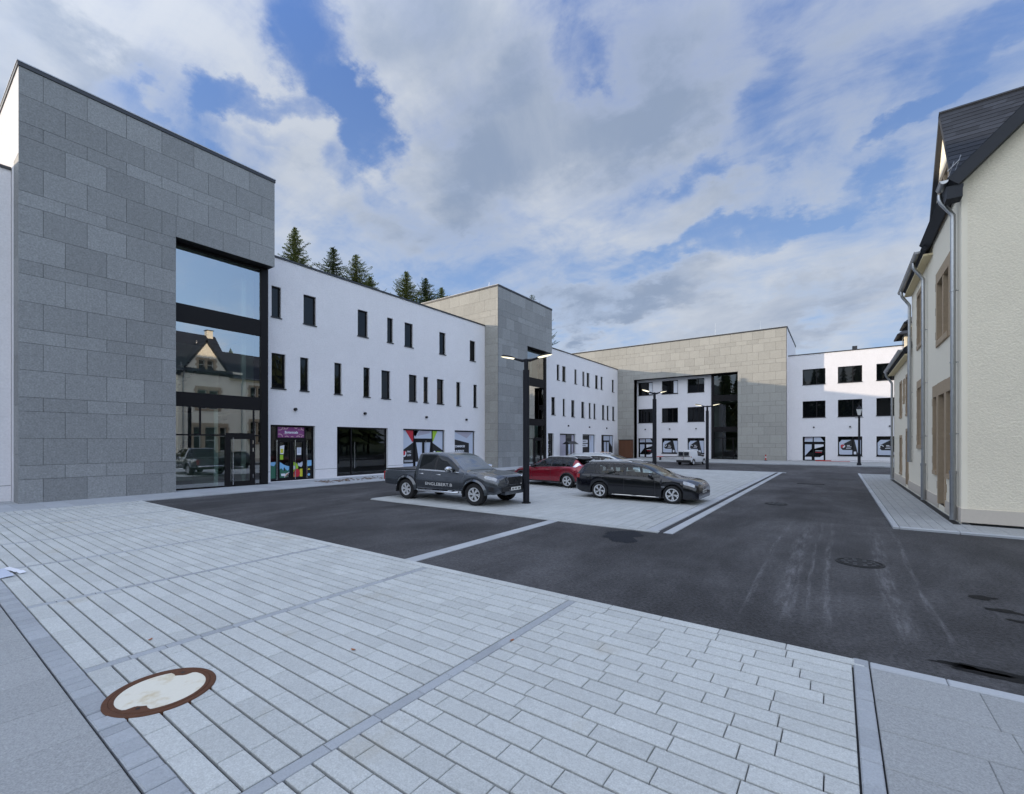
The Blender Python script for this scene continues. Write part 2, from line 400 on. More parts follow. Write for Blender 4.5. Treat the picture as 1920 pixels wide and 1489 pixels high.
# ------------------------------------------------------------------ ground
def sheet(name, polys, z, mat, kind='structure'):
    mb = MB()
    for p in polys: mb.poly([(x, y, z) for x, y in p], mat)
    o = mb.build(name); me = o.data
    return tag(o, kind=kind)
sheet('ground', [[(-900, -900), (900, -900), (900, 900), (-900, 900)]], -0.06, GRASS)

def asphalt_material():
    m = bpy.data.materials.new('asphalt'); m.use_nodes = True
    n = m.node_tree.nodes; l = m.node_tree.links; b = n['Principled BSDF']
    t = n.new('ShaderNodeTexCoord'); src = t.outputs['Object']
    def mth(op, a, bb=None, clamp=False):
        k = n.new('ShaderNodeMath'); k.operation = op; k.use_clamp = clamp
        for i, s in enumerate((a, bb)):
            if s is None: continue
            if isinstance(s, (int, float)): k.inputs[i].default_value = s
            else: l.new(s, k.inputs[i])
        return k.outputs[0]
    def nz(scale, det=6, rg=0.6, sc=(1, 1, 1), dist=0.0):
        mp = n.new('ShaderNodeMapping'); l.new(src, mp.inputs[0]); mp.inputs[3].default_value = sc
        k = n.new('ShaderNodeTexNoise'); l.new(mp.outputs[0], k.inputs['Vector'])
        k.inputs['Scale'].default_value = scale; k.inputs['Detail'].default_value = det; k.inputs['Roughness'].default_value = rg
        k.inputs['Distortion'].default_value = dist
        return k.outputs[0]
    def mr(v, a, b2, c=0.0, d=1.0):
        k = n.new('ShaderNodeMapRange'); k.interpolation_type = 'SMOOTHSTEP'; l.new(v, k.inputs[0])
        for i, x in enumerate((a, b2, c, d)): k.inputs[i + 1].default_value = x
        return k.outputs[0]
    sp = n.new('ShaderNodeSeparateXYZ'); l.new(src, sp.inputs[0])
    grit = mth('MULTIPLY', mr(nz(190, 3, 0.7), 0.30, 0.72, 0.6, 1.5), mr(nz(26, 5, 0.8), 0.30, 0.70, 0.30, 1.8))
    mott = mr(nz(0.55, 7, 0.6), 0.3, 0.7, 0.72, 1.34)
    roll = mr(nz(1.0, 5, 0.6, (2.2, 0.35, 1)), 0.3, 0.7, 0.85, 1.2)
    v = mth('MULTIPLY', mth('MULTIPLY', grit, mott), roll)
    # pale dried dust dragged along two wheel tracks by passing tyres, running along the lane
    def track(cx, w):
        bend = mth('MULTIPLY', mth('SUBTRACT', nz(0.18, 1, 0.4), 0.5), 0.5)
        d = mth('ABSOLUTE', mth('SUBTRACT', mth('ADD', sp.outputs[0], bend), cx))
        return mr(d, w * 0.3, w, 1.0, 0.0)
    tr = mth('MAXIMUM', mth('MAXIMUM', track(-0.55, 0.17), track(-0.1, 0.06)), mth('MAXIMUM', mth('MAXIMUM', track(0.62, 0.15), track(0.95, 0.05)), mth('MAXIMUM', track(-0.95, 0.05), track(-0.30, 0.035))))
    ymask = mth('MULTIPLY', mr(sp.outputs[1], 5.5, 6.6), mr(sp.outputs[1], 10.0, 16.0, 1.0, 0.0))
    streak = mr(nz(6.0, 7, 0.72, (2.0, 0.25, 1)), 0.40, 0.72)
    dust = mth('MULTIPLY', mth('MULTIPLY', tr, ymask), mth('MULTIPLY', streak, 0.085))
    haze = mth('MULTIPLY', mth('MULTIPLY', mr(nz(0.34, 7, 0.68, (1, 0.5, 1), 0.8), 0.40, 0.70), mr(nz(9, 6, 0.75), 0.25, 0.75, 0.3, 1.6)), 0.044)
    lum = mth('ADD', mth('ADD', mth('MULTIPLY', v, 0.036), dust), haze)
    cc = n.new('ShaderNodeCombineColor')
    l.new(lum, cc.inputs[0]); l.new(mth('MULTIPLY', lum, 0.985), cc.inputs[1]); l.new(mth('MULTIPLY', lum, 1.03), cc.inputs[2])
    l.new(cc.outputs[0], b.inputs['Base Color'])
    b.inputs['Roughness'].default_value = 0.82; b.inputs['Specular IOR Level'].default_value = 0.35
    k = n.new('ShaderNodeBump'); k.inputs['Strength'].default_value = 0.8; k.inputs['Distance'].default_value = 0.006
    l.new(nz(150, 3, 0.7), k.inputs['Height']); l.new(k.outputs[0], b.inputs['Normal'])
    return m
ASPHALT = asphalt_material()
sheet('road', [[(-19.1, 5.0), (14, 5.0), (14, 46.2), (-19.1, 46.2)]], 0.0, ASPHALT)

def paver(mb, x0, x1, y0, y1, zt, mat, c=0.005, h=0.03):
    b = len(mb.v); k = mb.mi(mat)
    for (i, z) in ((c, zt), (0, zt - c), (0, zt - h)):
        mb.v += [(x0 + i, y0 + i, z), (x1 - i, y0 + i, z), (x1 - i, y1 - i, z), (x0 + i, y1 - i, z)]
    mb.f.append((b, b + 1, b + 2, b + 3)); mb.m.append(k)
    for r in (0, 4):
        for i in range(4):
            j = (i + 1) % 4
            mb.f.append((b + r + i, b + r + 4 + i, b + r + 4 + j, b + r + j)); mb.m.append(k)
rng = random.Random(11)
def rows_along_x(mb, x0, x1, y0, y1, pitch, lens, mat, zt, gap=0.018, cgap=0.007, z_j=0.0015):
    n = int(round((y1 - y0) / pitch)); pitch = (y1 - y0) / n
    for r in range(n):
        ya = y0 + r * pitch; yb = ya + pitch - gap
        x = x0; first = rng.uniform(0.15, 0.5)
        while x < x1 - 1e-4:
            L = first if first else rng.choice(lens); first = None
            e = x + L
            if x1 - e < 0.14: e = x1
            e = min(e, x1)
            paver(mb, x, e - cgap, ya, yb, zt + rng.uniform(-z_j, z_j), mat)
            x = e
MH = (-4.34, 1.31, 0.36)            # foreground manhole: x, y, radius
ZP = 0.035
BANDS = [0.115, -2.72, -5.30, -7.88, -10.46, -13.04, -15.62, -18.2]
BW = 0.095
sheet('paving_bed', [[(-21.3, -6), (14, -6), (14, 5.16), (-21.3, 5.16)]], 0.006, BED)
pv = MB()
for a, b in zip(BANDS[1:], BANDS[:-1]):
    rows_along_x(pv, a + BW + 0.008, b - 0.006, 1.04, 5.02, 0.1725, [0.30, 0.40, 0.45, 0.50, 0.60], PAVER, ZP)
rows_along_x(pv, -19.0, BANDS[-1] - 0.006, 1.04, 5.02, 0.1725, [0.3, 0.4, 0.5, 0.6], PAVER, ZP)
x = -19.0
while x < 0.0:                                                     # edge course along the road
    e = x + 0.6; paver(pv, x, e - 0.006, 5.028, 5.16, ZP, PAVER); x = e
tag(pv.build('pavement', recalc=False), kind='structure')
st = MB()
for bx in BANDS[1:]:
    y = 1.04
    while y < 5.02:
        L = rng.uniform(0.2, 0.42); e = min(5.02, y + L)
        paver(st, bx, bx + BW, y, e - 0.005, ZP - 0.001, SETT); y = e
x = -19.0                                                           # sett border along the near edge
while x < 0.22:
    L = rng.uniform(0.12, 0.19)
    paver(st, x, x + L - 0.007, 0.875, 1.03, ZP + rng.uniform(-0.003, 0.003), SETT, c=0.008); x += L
y = 1.04
while y < 5.14:                                                     # sett border on the right
    L = rng.uniform(0.13, 0.26)
    paver(st, 0.115, 0.225, y, y + L - 0.006, ZP + rng.uniform(-0.003, 0.003), SETT, c=0.008); y += L
tag(st.build('sett_border', recalc=False), kind='structure')
sb = MB()
x = -19.0                                                           # large slabs before the border
while x < 0.22:
    y = 0.865; y -= 0.0; k = 0
    yy = 0.865 - rng.choice([0.45, 0.9])
    edges = [0.865, yy]
    while edges[-1] > -5: edges.append(edges[-1] - 0.9)
    for ya, yb in zip(edges[1:], edges[:-1]): paver(sb, x, x + 0.62 - 0.005, ya, yb - 0.005, ZP + rng.uniform(-.001, .001), SLAB)
    x += 0.62
y = -5.0
while y < 5.0:                                                      # large slabs on the right
    e = min(5.035, y + 0.45); e = 5.035 if 5.035 - e < .2 else e
    x = 0.235 + rng.uniform(-0.9, 0); first = True
    while x < 9:
        e2 = x + 1.2; paver(sb, max(x, 0.235), e2 - 0.002, y, e - 0.009, ZP + rng.uniform(-.001, .001), SLAB); x = e2
    y = e
tag(sb.build('slab_paving', recalc=False), kind='structure')
kb = MB()
x = 0.235
while x < 12:
    paver(kb, x, x + 0.495, 5.04, 5.16, ZP + 0.004, KERB, c=0.008, h=0.1); x += 0.5
# sidewalk along the left building
y = -6.0
while y < 53.8:
    paver(kb, -19.22, -19.0, y, y + 0.99, ZP + 0.006, KERB, c=0.008, h=0.1); y += 1.0
y = 5.2
while y < 10.0:                                                     # flush pale strip across the road
    paver(kb, -5.98, -5.72, y, min(10.0, y + 0.5) - 0.004, 0.012, KERB, c=0.003, h=0.02); y += 0.5
y = 10.02                                                           # drain edge of the parking field
while y < 34.1:
    paver(kb, -3.50, -3.24, y, y + 0.495, 0.03, KERB, h=0.05); paver(kb, -3.10, -2.90, y, y + 0.495, 0.018, KERB, h=0.05); y += 0.5
x = -13.2
while x < -2.95:
    if x < -3.6: paver(kb, x, x + 0.495, 9.98 - 0.0, 10.12, 0.022, PAVER2, h=0.03)
    paver(kb, x, x + 0.495, 34.1, 34.35, 0.03, KERB, h=0.05); x += 0.5
y = 10.13
while y < 34:
    paver(kb, -13.34, -13.2, y, y + 0.495, 0.022, KERB, h=0.03); y += 0.5
# kerb round the old building's sidewalk
y = 13.65
while y < 35:
    paver(kb, 1.04, 1.16, y, y + 0.99, 0.05, KERB, c=0.01, h=0.12); y += 1.0
x = 1.17
while x < 12:
    paver(kb, x, x + 0.99, 13.65, 13.77, 0.05, KERB, c=0.01, h=0.12); x += 1.0
x = -19.0
while x < 14:
    paver(kb, x, x + 0.99, 46.2, 46.35, 0.10, KERB, c=0.01, h=0.12); x += 1.0
tag(kb.build('kerb', recalc=False), kind='structure')
gt = MB(); gt.box(-3.24, -3.10, 10.02, 34.1, -0.02, 0.004, IRON)
tag(gt.build('drain_channel'), kind='structure')
sheet('parking_bed', [[(-13.34, 10.0), (-2.9, 10.0), (-2.9, 34.35), (-13.34, 34.35)]], 0.005, BED)
pk = MB()
xx = -13.2
while xx < -3.52:
    y = 10.13 + 0.0; first = rng.uniform(0.2, 0.6)
    while y < 34.09:
        L = first or rng.choice([0.4, 0.5, 0.6, 0.8]); first = None
        e = min(34.09, y + L)
        paver(pk, xx, min(-3.51, xx + 0.243) - 0.012, y, e - 0.006, 0.028 + rng.uniform(-.001, .001), PAVER2, c=0.004, h=0.02); y = e
    xx += 0.243
tag(pk.build('parking_paving', recalc=False), kind='structure')
# pale concrete paving: left sidewalk, far sidewalk, right sidewalk
sw = MB()
y = -6
while y < 53.8:
    for xa, xb in ((-22.6, -21.16), (-21.155, -20.2), (-20.195, -19.225)):
        paver(sw, xa, xb - 0.005, y, y + 0.595, ZP + rng.uniform(-.001, .001), KERB)
    y += 0.6
x = -19.0
while x < 14:
    y = 46.36
    while y < 55.2:
        paver(sw, x, x + 0.595, y, y + 0.995, 0.095, SLAB); y += 1.0
    x += 0.6
x = 1.17
while x < 2.5:
    y = 13.78
    while y < 35:
        paver(sw, x, x + 0.195, y, y + 0.395, 0.046 + rng.uniform(-.001, .001), SLAB); y += 0.4
    x += 0.2
x = 2.57
while x < 12:
    for ya in (13.78, 14.18, 14.58):
        paver(sw, x, x + 0.395, ya, ya + 0.395, 0.046 + rng.uniform(-.001, .001), SLAB)
    x += 0.4
tag(sw.build('sidewalk', recalc=False), kind='structure')

def blob(cx, cy, rx, ry, n, seed, jag):
    r = random.Random(seed); ph = [r.uniform(0, 6.28) for _ in range(6)]
    out = []
    for i in range(n):
        t = 2 * math.pi * i / n
        k = 1 + jag * sum(math.sin((j + 2) * t + ph[j]) / (j * 0.6 + 1.2) for j in range(6)) + r.uniform(-jag, jag) * 0.45 + jag * .35 * mnoise.noise(Vector((math.cos(t) * 3 + seed, math.sin(t) * 3, 0)))
        out.append((cx + rx * k * math.cos(t), cy + ry * k * math.sin(t)))
    return out
WET = M('wet_asphalt', (0.005, 0.005, 0.006), 0.65, spec=0.15, noise=(60, 0.4), bump=(150, 0.5, 0.004))
TARFILM = M('tar_patch', (0.013, 0.015, 0.020), 0.75, spec=0.2, noise=[(40, 0.4), (3, 0.3)], bump=(150, 0.6, 0.004))
sheet('puddle', [blob(1.55, 5.62, 0.62, 0.13, 150, 1, 0.30), blob(0.95, 5.62, 0.24, 0.045, 40, 9, 0.3), blob(1.50, 8.25, 0.13, 0.11, 30, 2, 0.22),
                 blob(1.60, 7.75, 0.13, 0.09, 30, 3, 0.25), blob(1.68, 7.40, 0.12, 0.05, 30, 4, 0.25)], 0.004, WET)
sheet('tar_patch', [blob(-3.72, 9.25, 0.42, 0.55, 130, 5, 0.20)], 0.004, TARFILM)

SOIL = M('brown_soil', (0.14, 0.10, 0.07), 0.95, noise=(40, 0.3))
sc_b = MB(); r = random.Random(21)
for i in range(150):                                               # loose soil left along the foot of the wing
    y = 12.6 + abs(r.gauss(0, 3.2)); x = -20.6 + r.gauss(0, .35); q = r.uniform(.02, .09)
    if y > 21: continue
    pts = blob(x, y, q, q * r.uniform(.5, 1.6), 9, i, .25); top = (x, y, ZP + .012 + q * .28)
    for p0, p1 in zip(pts, pts[1:] + pts[:1]): sc_b.poly([(p0[0], p0[1], ZP + .004), (p1[0], p1[1], ZP + .004), top], SOIL)
tag(sc_b.build('soil_crumbs', smooth=60), 'brown soil crumbs scattered on the sidewalk before the fruit shop', 'soil', kind='stuff')

# hill behind the left building, hidden but for its trees
hb = MB(); gx = [-45 - 4 * i for i in range(26)]; gy = [20 + 8 * i for i in range(24)]
def hz(x, y): return 16 * smoothstep(-48, -84, x) * smoothstep(22, 44, y) * (1 if True else 0) + 0.8 * mnoise.noise(Vector((x * .05, y * .05, 0)))
for i in range(len(gx) - 1):
    for j in range(len(gy) - 1):
        q = [(gx[i], gy[j]), (gx[i + 1], gy[j]), (gx[i + 1], gy[j + 1]), (gx[i], gy[j + 1])]
        hb.poly([(a, b, max(-0.05, hz(a, b) - 0.3)) for a, b in q], GRASS)
tag(hb.build('hill', smooth=60), kind='structure')

# ------------------------------------------------------------------ building kit
def FX(x0):                                     # facade facing +X: u = y
    return lambda u, z, d: (x0 + d, u, z)
def FY(y0):                                     # facade facing -Y: u = x
    return lambda u, z, d: (u, y0 - d, z)
def FW(x0):                                     # facade facing -X: u = y
    return lambda u, z, d: (x0 - d, u, z)
def wall(mb, F, u0, u1, z0, z1, ops, depth, mat, rmat):
    us = sorted({u0, u1} | {x for o in ops for x in o[:2] if u0 < x < u1}); zs = sorted({z0, z1} | {x for o in ops for x in o[2:4] if z0 < x < z1})
    for a, b in zip(us[:-1], us[1:]):
        run = None
        for c, d in zip(zs[:-1], zs[1:]):
            mu, mz = (a + b) / 2, (c + d) / 2
            if any(o[0] < mu < o[1] and o[2] < mz < o[3] for o in ops):
                if run is not None: mb.poly([F(a, run, 0), F(b, run, 0), F(b, c, 0), F(a, c, 0)], mat); run = None
            elif run is None: run = c
        if run is not None: mb.poly([F(a, run, 0), F(b, run, 0), F(b, z1, 0), F(a, z1, 0)], mat)
    for o in ops:
        a, b, c, d = o[:4]; dp = o[4] if len(o) > 4 else depth
        for q in (((a, c), (a, d)), ((b, c), (b, d)), ((a, d), (b, d)), ((a, c), (b, c))):
            (p, r), (s, t) = q
            mb.poly([F(p, r, 0), F(s, t, 0), F(s, t, -dp), F(p, r, -dp)], rmat)
def window(parent, F, u0, u1, z0, z1, depth, splits=(), fw=0.07, sill=True, frame=BLACK, pane=PANE, label=None, sashes=(), tilt=None):
    w = MB(); d0, d1 = -depth - 0.06, -depth + 0.0
    w.ubox(F, u0, u0 + fw, z0, z1, d0, d1, frame); w.ubox(F, u1 - fw, u1, z0, z1, d0, d1, frame)
    w.ubox(F, u0 + fw, u1 - fw, z0, z0 + fw, d0, d1, frame); w.ubox(F, u0 + fw, u1 - fw, z1 - fw, z1, d0, d1, frame)
    for s in splits: w.ubox(F, u0 + s * (u1 - u0) - 0.045, u0 + s * (u1 - u0) + 0.045, z0 + fw, z1 - fw, d0, d1, frame)
    o = w.build('window', parent)
    if label: o['label'] = label
    p = MB(); p.ubox(F, u0 + fw, u1 - fw, z0 + fw, z1 - fw, d0 + 0.004, d0 + 0.02, pane); p.build('pane', o)
    for a, b in sashes:
        s = MB(); s.ubox(F, u0 + a * (u1 - u0), u0 + b * (u1 - u0), z0 + fw + .02, z1 - fw - .02, -depth - 0.02, -depth + 0.012, WHITE); s.build('blind', o)
    if tilt:                                    # tilted-open sash
        s = MB(); a, b = u0 + fw, u1 - fw
        s.prism([F(a, z0 + fw, -depth - .1), F(b, z0 + fw, -depth - .1), F(b, z1 - fw, -depth - .24), F(a, z1 - fw, -depth - .24)], tuple(Vector(F(0, 0, .03)) - Vector(F(0, 0, 0))), PALEBLUE); s.build('tilted_sash', o)
    if sill:
        s = MB(); s.ubox(F, u0 - 0.04, u1 + 0.04, z0 - 0.045, z0 + 0.006, -depth, 0.045, COPING); s.build('sill', o)
    return o
def cladding(mb, F, u0, u1, z0, z1, holes, mat, seed, gap=0.010, hs=(0.87, 0.87, 0.45), L=1.07, t=0.03, phase=0):
    z = z1; r = 0
    while z > z0 + 0.02:
        h = hs[(r + phase) % 3]; zb = max(z0, z - h)
        if zb - z0 < 0.2: zb = z0
        off = (0.55 if (r + phase) % 2 == 0 else 1.07); u = u0; e = u0 + off
        while u < u1 - 0.01:
            e2 = min(e, u1)
            if u1 - e2 < 0.18: e2 = u1
            rects = [(u, e2, zb, z)]
            for (ha, hb_, hc, hd) in holes:
                nr = []
                for (a, b, c, d) in rects:
                    if b <= ha or a >= hb_ or d <= hc or c >= hd: nr.append((a, b, c, d)); continue
                    if a < ha: nr.append((a, ha, c, d))
                    if b > hb_: nr.append((hb_, b, c, d))
                    aa, bb = max(a, ha), min(b, hb_)
                    if d > hd: nr.append((aa, bb, hd, d))
                    if c < hc: nr.append((aa, bb, c, hc))
                rects = nr
            for a, b, c, d in rects:
                if b - a > 0.03 and d - c > 0.03:
                    g = gap / 2; mb.ubox(F, a + (g if a > u0 else 0), b - (g if b < u1 else 0), c + (g if c > z0 else 0), d - g, -t, 0, mat)
            u = e2; e = u + L
        z = zb; r += 1
def wall_light(parent, F, u, z):
    m = MB(); c = F(u, z, 0.0)
    m.tube([F(u, z, 0.002), F(u, z, 0.12)], 0.075, BLACK, n=14); m.tube([F(u, z, 0.12), F(u, z, 0.135)], 0.06, COPING, n=14)
    return m.build('wall_light', parent, smooth=40)
def rod(parent, x, y, z0, z1):
    m = MB(); m.tube([(x, y, z0), (x, y, z1)], [0.022, 0.008], ZINC, n=6); m.box(x - .12, x + .12, y - .12, y + .12, z0 - .0, z0 + .05, CONC)
    return m.build('lightning_rod', parent)
# ------------------------------------------------------------------ stone towers of the left building
XT, XW, XG = -21.1, -22.4, -21.75               # tower face, white wall face, tower glass
ZW, ZT = 11.05, 14.1
def stone_tower(Y0, Y1, YO, label, seed, zt, side_mat, cols, phase):
    """stone faced tower with a three storey glazed stair corner; YO = left jamb of the glazing"""
    t = thing('stone_tower', label, 'building', (XT, (Y0 + Y1) / 2, 0))
    F = FX(XT); zo = 10.06; YE = Y1 - 0.01
    core = MB()
    core.box(-31, XT - 0.035, Y0 + 0.035, YO - 0.03, 0, zt - 0.2, JOINT)
    core.box(-31, XT - 0.035, YO - 0.03, Y1 - 0.01, zo + 0.03, zt - 0.2, JOINT)
    core.box(XT - 1.3, XT - 0.035, YO - 0.03, Y1 - 0.02, zo + 0.004, zo + 0.026, BLACK)
    core.build('core', t)
    c = MB(); cladding(c, F, Y0, Y1, 0.0, zt - 0.16, [(YO, Y1 + 1, -1, zo)], STONE, seed, phase=phase)
    c.build('stone_facing', t)
    s = MB()
    FS = lambda u, z, d: (u, Y0 - d, z)
    if side_mat is STONE_WARM:
        cladding(s, FS, -31, XT - 0.002, 0, zt - 0.16, [], STONE_WARM, seed + 1, phase=phase)
        s.build('stone_side', t)
    else:
        s.box(-31, -22.0, Y0, Y0 + 0.03, 0, zt - 0.16, side_mat); s.box(-22.0, XT - 0.032, Y0, Y0 + .03, ZW + .15, zt - .16, side_mat)
        for k in range(7): s.box(-22.0 + 0.003, XT - 0.034, Y0, Y0 + .03, k * 1.6, min(ZW + .145, (k + 1) * 1.6 - 0.01), STONE)
        s.build('side_wall', t)
    e = MB(); e.box(-31, XT - 0.036, Y1 - 0.008, Y1, zo + .03, zt - .16, PLASTER if side_mat is PLASTER else STONE_WARM); e.build('end_wall', t)
    k = MB()
    k.box(-31.05, XT + 0.03, Y0 - 0.03, Y1 + 0.03, zt - 0.155, zt - 0.03, COPING); k.box(-31.06, XT + 0.045, Y0 - 0.045, Y1 + 0.045, zt - 0.03, zt, COPING_L)
    k.build('coping', t)
    # glazing
    G = FX(XG)
    YC = Y1 - 0.33
    fr = MB()
    fr.ubox(G, YC, YE, 0.03, zo, -0.64, 0.08, BLACK)                                # corner column
    for a, b in ((3.46, 4.05), (6.90, 7.64)): fr.ubox(G, YO, YC, a, b, -0.06, 0.06, BLACK)
    fr.ubox(G, YO, YC, 9.98, zo, -0.06, 0.06, BLACK); fr.ubox(G, YO, YC, 0.03, 0.10, -0.05, 0.05, BLACK)
    fr.ubox(G, YO, cols[1], 2.27, 2.33, -0.05, 0.03, BLACK); fr.ubox(G, cols[2], YC, 2.27, 2.33, -0.05, 0.03, BLACK); fr.ubox(G, cols[1], cols[2], 2.27, 2.40, -.05, .035, BLACK)
    fr.ubox(G, cols[0] - .03, cols[0] + .03, 2.33, 3.46, -0.05, 0.03, BLACK); fr.ubox(G, cols[2] - .03, cols[2] + .03, 2.33, 3.46, -0.05, 0.03, BLACK)
    fr.ubox(G, cols[1] - .05, cols[1] + .05, 0.10, 2.27, -.05, .05, BLACK); fr.ubox(G, cols[2] - .04, cols[2] + .05, 0.10, 2.27, -.05, .05, BLACK)
    fr.build('glazing_frame', t)
    for a, b in ((7.64, 9.98), (4.05, 6.90), (2.33, 3.46)):
        g = MB(); g.poly([G(YO, a, 0), G(YC, a, 0), G(YC, b, 0), G(YO, b, 0)], GLASS); g.build('glass_panel', t)
    for a, b in ((YO, cols[1] - .05), (cols[2] + .05, YC)):
        g = MB(); g.poly([G(a, .1, 0), G(b, .1, 0), G(b, 2.27, 0), G(a, 2.27, 0)], GLASS); g.build('glass_panel', t)
    d = MB(); a, b = cols[1] + .05, cols[2] - .04
    for q in ((a, a + .11, .10, 2.27), (b - .11, b, .10, 2.27), (a + .11, b - .11, .10, .26), (a + .11, b - .11, 2.13, 2.27)): d.ubox(G, *q, -.03, .045, BLACK)
    do = d.build('door', t)
    g = MB(); g.poly([G(a + .11, .26, 0), G(b - .11, .26, 0), G(b - .11, 2.13, 0), G(a + .11, 2.13, 0)], GLASS); g.build('pane', do)
    hd = MB(); hd.tube([G(a + .19, .12, .10), G(a + .19, 2.2, .10)], .018, CHROME, n=8)
    for zz_ in (.35, 1.95): hd.tube([G(a + .19, zz_, .04), G(a + .19, zz_, .10)], .012, CHROME, n=6)
    hd.build('handle', do, smooth=40)
    for zz_ in (.45, 1.65, 2.0): hg = MB(); hg.ubox(G, b - .02, b + .012, zz_ - .09, zz_ + .09, .045, .06, CHROME); hg.build('hinge', do)
    # stairwell behind the glass
    r = MB(); xb = XG - 5.2; ya, yb = YO + 0.02, YE - 0.02
    r.poly([(xb, ya, .03), (xb, yb, .03), (xb, yb, zo), (xb, ya, zo)], PLASTER_IN); r.poly([(xb, ya, .03), (XG - .06, ya, .03), (XG - .06, ya, zo), (xb, ya, zo)], PLASTER_IN)
    r.poly([(xb, yb, .03), (XG - .7, yb, .03), (XG - .7, yb, zo), (xb, yb, zo)], PLASTER_IN); r.poly([(xb, ya, zo - .02), (XG - .06, ya, zo - .02), (XG - .06, yb, zo - .02), (xb, yb, zo - .02)], PLASTER_IN)
    r.poly([(xb, ya, .04), (XG - .06, ya, .04), (XG - .06, yb, .04), (xb, yb, .04)], CONC)
    for a, b in ((3.50, 3.8), (7.0, 7.3)): r.box(xb + .01, XG - 1.2, ya + .01, yb - .01, a, b, CONC)
    r.box(XG - 2.4, XG - 0.08, ya + 1.6, ya + 1.75, .05, 3.4, PLASTER_IN); r.box(XG - 1.5, XG - 1.3, yb - 0.55, yb - 0.35, .05, 10.0, PLASTER_IN)
    ri = r.build('stairwell', t)
    for lv in (0.05, 3.8):
        stp = MB()
        for i in range(18): stp.box(XG - 4.6, XG - 3.2, ya + .4 + i * .16, ya + .4 + i * .16 + .28, lv + i * .18, lv + i * .18 + .19, CONC)
        stp.build('stairs', t)
    return t
t1 = stone_tower(2.61, 10.67, 6.83, 'tall grey stone clad block with glazed stair corner, the nearest one, at far left', 3, ZT, PLASTER, (7.89, 8.89, 10.04), 0)
rod(t1, -24.5, 6.2, ZT, ZT + 1.1)
t2 = stone_tower(27.65, 35.7, 31.7, 'grey stone clad block between two white wings, behind the red car', 5, ZT, STONE_WARM, (32.7, 33.7, 34.9), 0)
for yy in (30.0,): rod(t2, -25, yy, ZT, ZT + .7)
rod(t2, -22.5, 28.3, ZT, ZT + .6)

# ------------------------------------------------------------------ white wings
def film(mb, F, polys, d=0.012):
    for i, (mat, pts) in enumerate(polys): mb.poly([F(u, z, d + i * 0.0015) for u, z in pts], mat)
def white_wing(Y0, Y1, label, upper, middle, shops, lights, plan):
    t = thing('white_wing', label, 'building', (XW, (Y0 + Y1) / 2, 0))
    F = FX(XW); D = 0.10
    ops = [(a, b, 8.12, 9.64) for a, b in upper] + [(a, b, 4.64, 6.36) for a, b in middle] + [(a, b, z, 2.85, 0.15) for a, b, z in shops]
    w = MB(); wall(w, F, Y0, Y1, 0.0, ZW, ops, D, PLASTER, REVEAL)
    w.poly([(XW, Y0, ZW - .06), (XW, Y1, ZW - .06), (-32, Y1, ZW - .06), (-32, Y0, ZW - .06)], COPING)
    w.poly([(-32, Y0, 0), (-32, Y1, 0), (-32, Y1, ZW), (-32, Y0, ZW)], PLASTER)
    w.poly([(-32, Y0, 0), (XW - .35, Y0, 0), (XW - .35, Y0, ZW - .06), (-32, Y0, ZW - .06)], PLASTER); w.poly([(-32, Y1, 0), (XW - .35, Y1, 0), (XW - .35, Y1, ZW - .06), (-32, Y1, ZW - .06)], PLASTER)
    w.build('wall', t)
    edges = sorted([(a, b) for a, b, z in shops]); cur = Y0
    for a, b in edges + [(Y1, Y1)]:
        if a - cur > .06: g = MB(); g.ubox(F, cur + .01, a - .01, .545, .56, .0, .003, JOINT); g.build('plinth_line', t)
        cur = b
    k = MB(); k.ubox(F, Y0, Y1, ZW, ZW + .09, -.45, .05, COPING); k.build('coping', t)
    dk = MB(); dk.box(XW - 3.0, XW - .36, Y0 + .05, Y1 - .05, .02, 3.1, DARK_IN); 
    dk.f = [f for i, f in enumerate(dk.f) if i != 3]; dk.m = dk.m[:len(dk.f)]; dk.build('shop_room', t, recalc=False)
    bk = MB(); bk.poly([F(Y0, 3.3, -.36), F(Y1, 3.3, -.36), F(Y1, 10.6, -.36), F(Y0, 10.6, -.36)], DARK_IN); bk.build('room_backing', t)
    for (a, b) in upper: window(t, F, a, b, 8.12, 9.64, D)
    for i, (a, b) in enumerate(middle): window(t, F, a, b, 4.64, 6.36, D, tilt=(plan == 'near' and i == 1))
    for y in lights: wall_light(t, F, y, 3.66)
    return t, F
def shopfront(t, F, u0, u1, z0, z1, bars=(), transom=None, door=None, name='shop_window', depth=0.15):
    fw = .07; d0, d1 = -depth - .06, -depth
    s = MB()
    s.ubox(F, u0, u0 + fw, z0, z1, d0, d1, BLACK); s.ubox(F, u1 - fw, u1, z0, z1, d0, d1, BLACK)
    s.ubox(F, u0 + fw, u1 - fw, z1 - .09, z1, d0, d1, BLACK); s.ubox(F, u0 + fw, u1 - fw, z0, z0 + .07, d0, d1, BLACK)
    for u in bars: s.ubox(F, u - .035, u + .035, z0 + .07, z1 - .09, d0, d1, BLACK)
    if transom: s.ubox(F, transom[0], transom[1], transom[2] - .06, transom[2] + .06, d0 - .005, d1 + .006, BLACK)
    o = s.build(name, t)
    p = MB(); p.poly([F(u0 + fw, z0 + .07, -depth - .03), F(u1 - fw, z0 + .07, -depth - .03), F(u1 - fw, z1 - .09, -depth - .03), F(u0 + fw, z1 - .09, -depth - .03)], SHOPGLASS); p.build('pane', o)
    return o
def door_leaf(o, F, u0, u1, z0, z1, depth, hinge_left):
    d = MB(); w = .085
    for q in ((u0, u0 + w, z0, z1), (u1 - w, u1, z0, z1), (u0 + w, u1 - w, z0, z0 + .13), (u0 + w, u1 - w, z1 - .1, z1)): d.ubox(F, *q, -depth - .05, -depth + .02, BLACK)
    do = d.build('door_leaf', o)
    return do
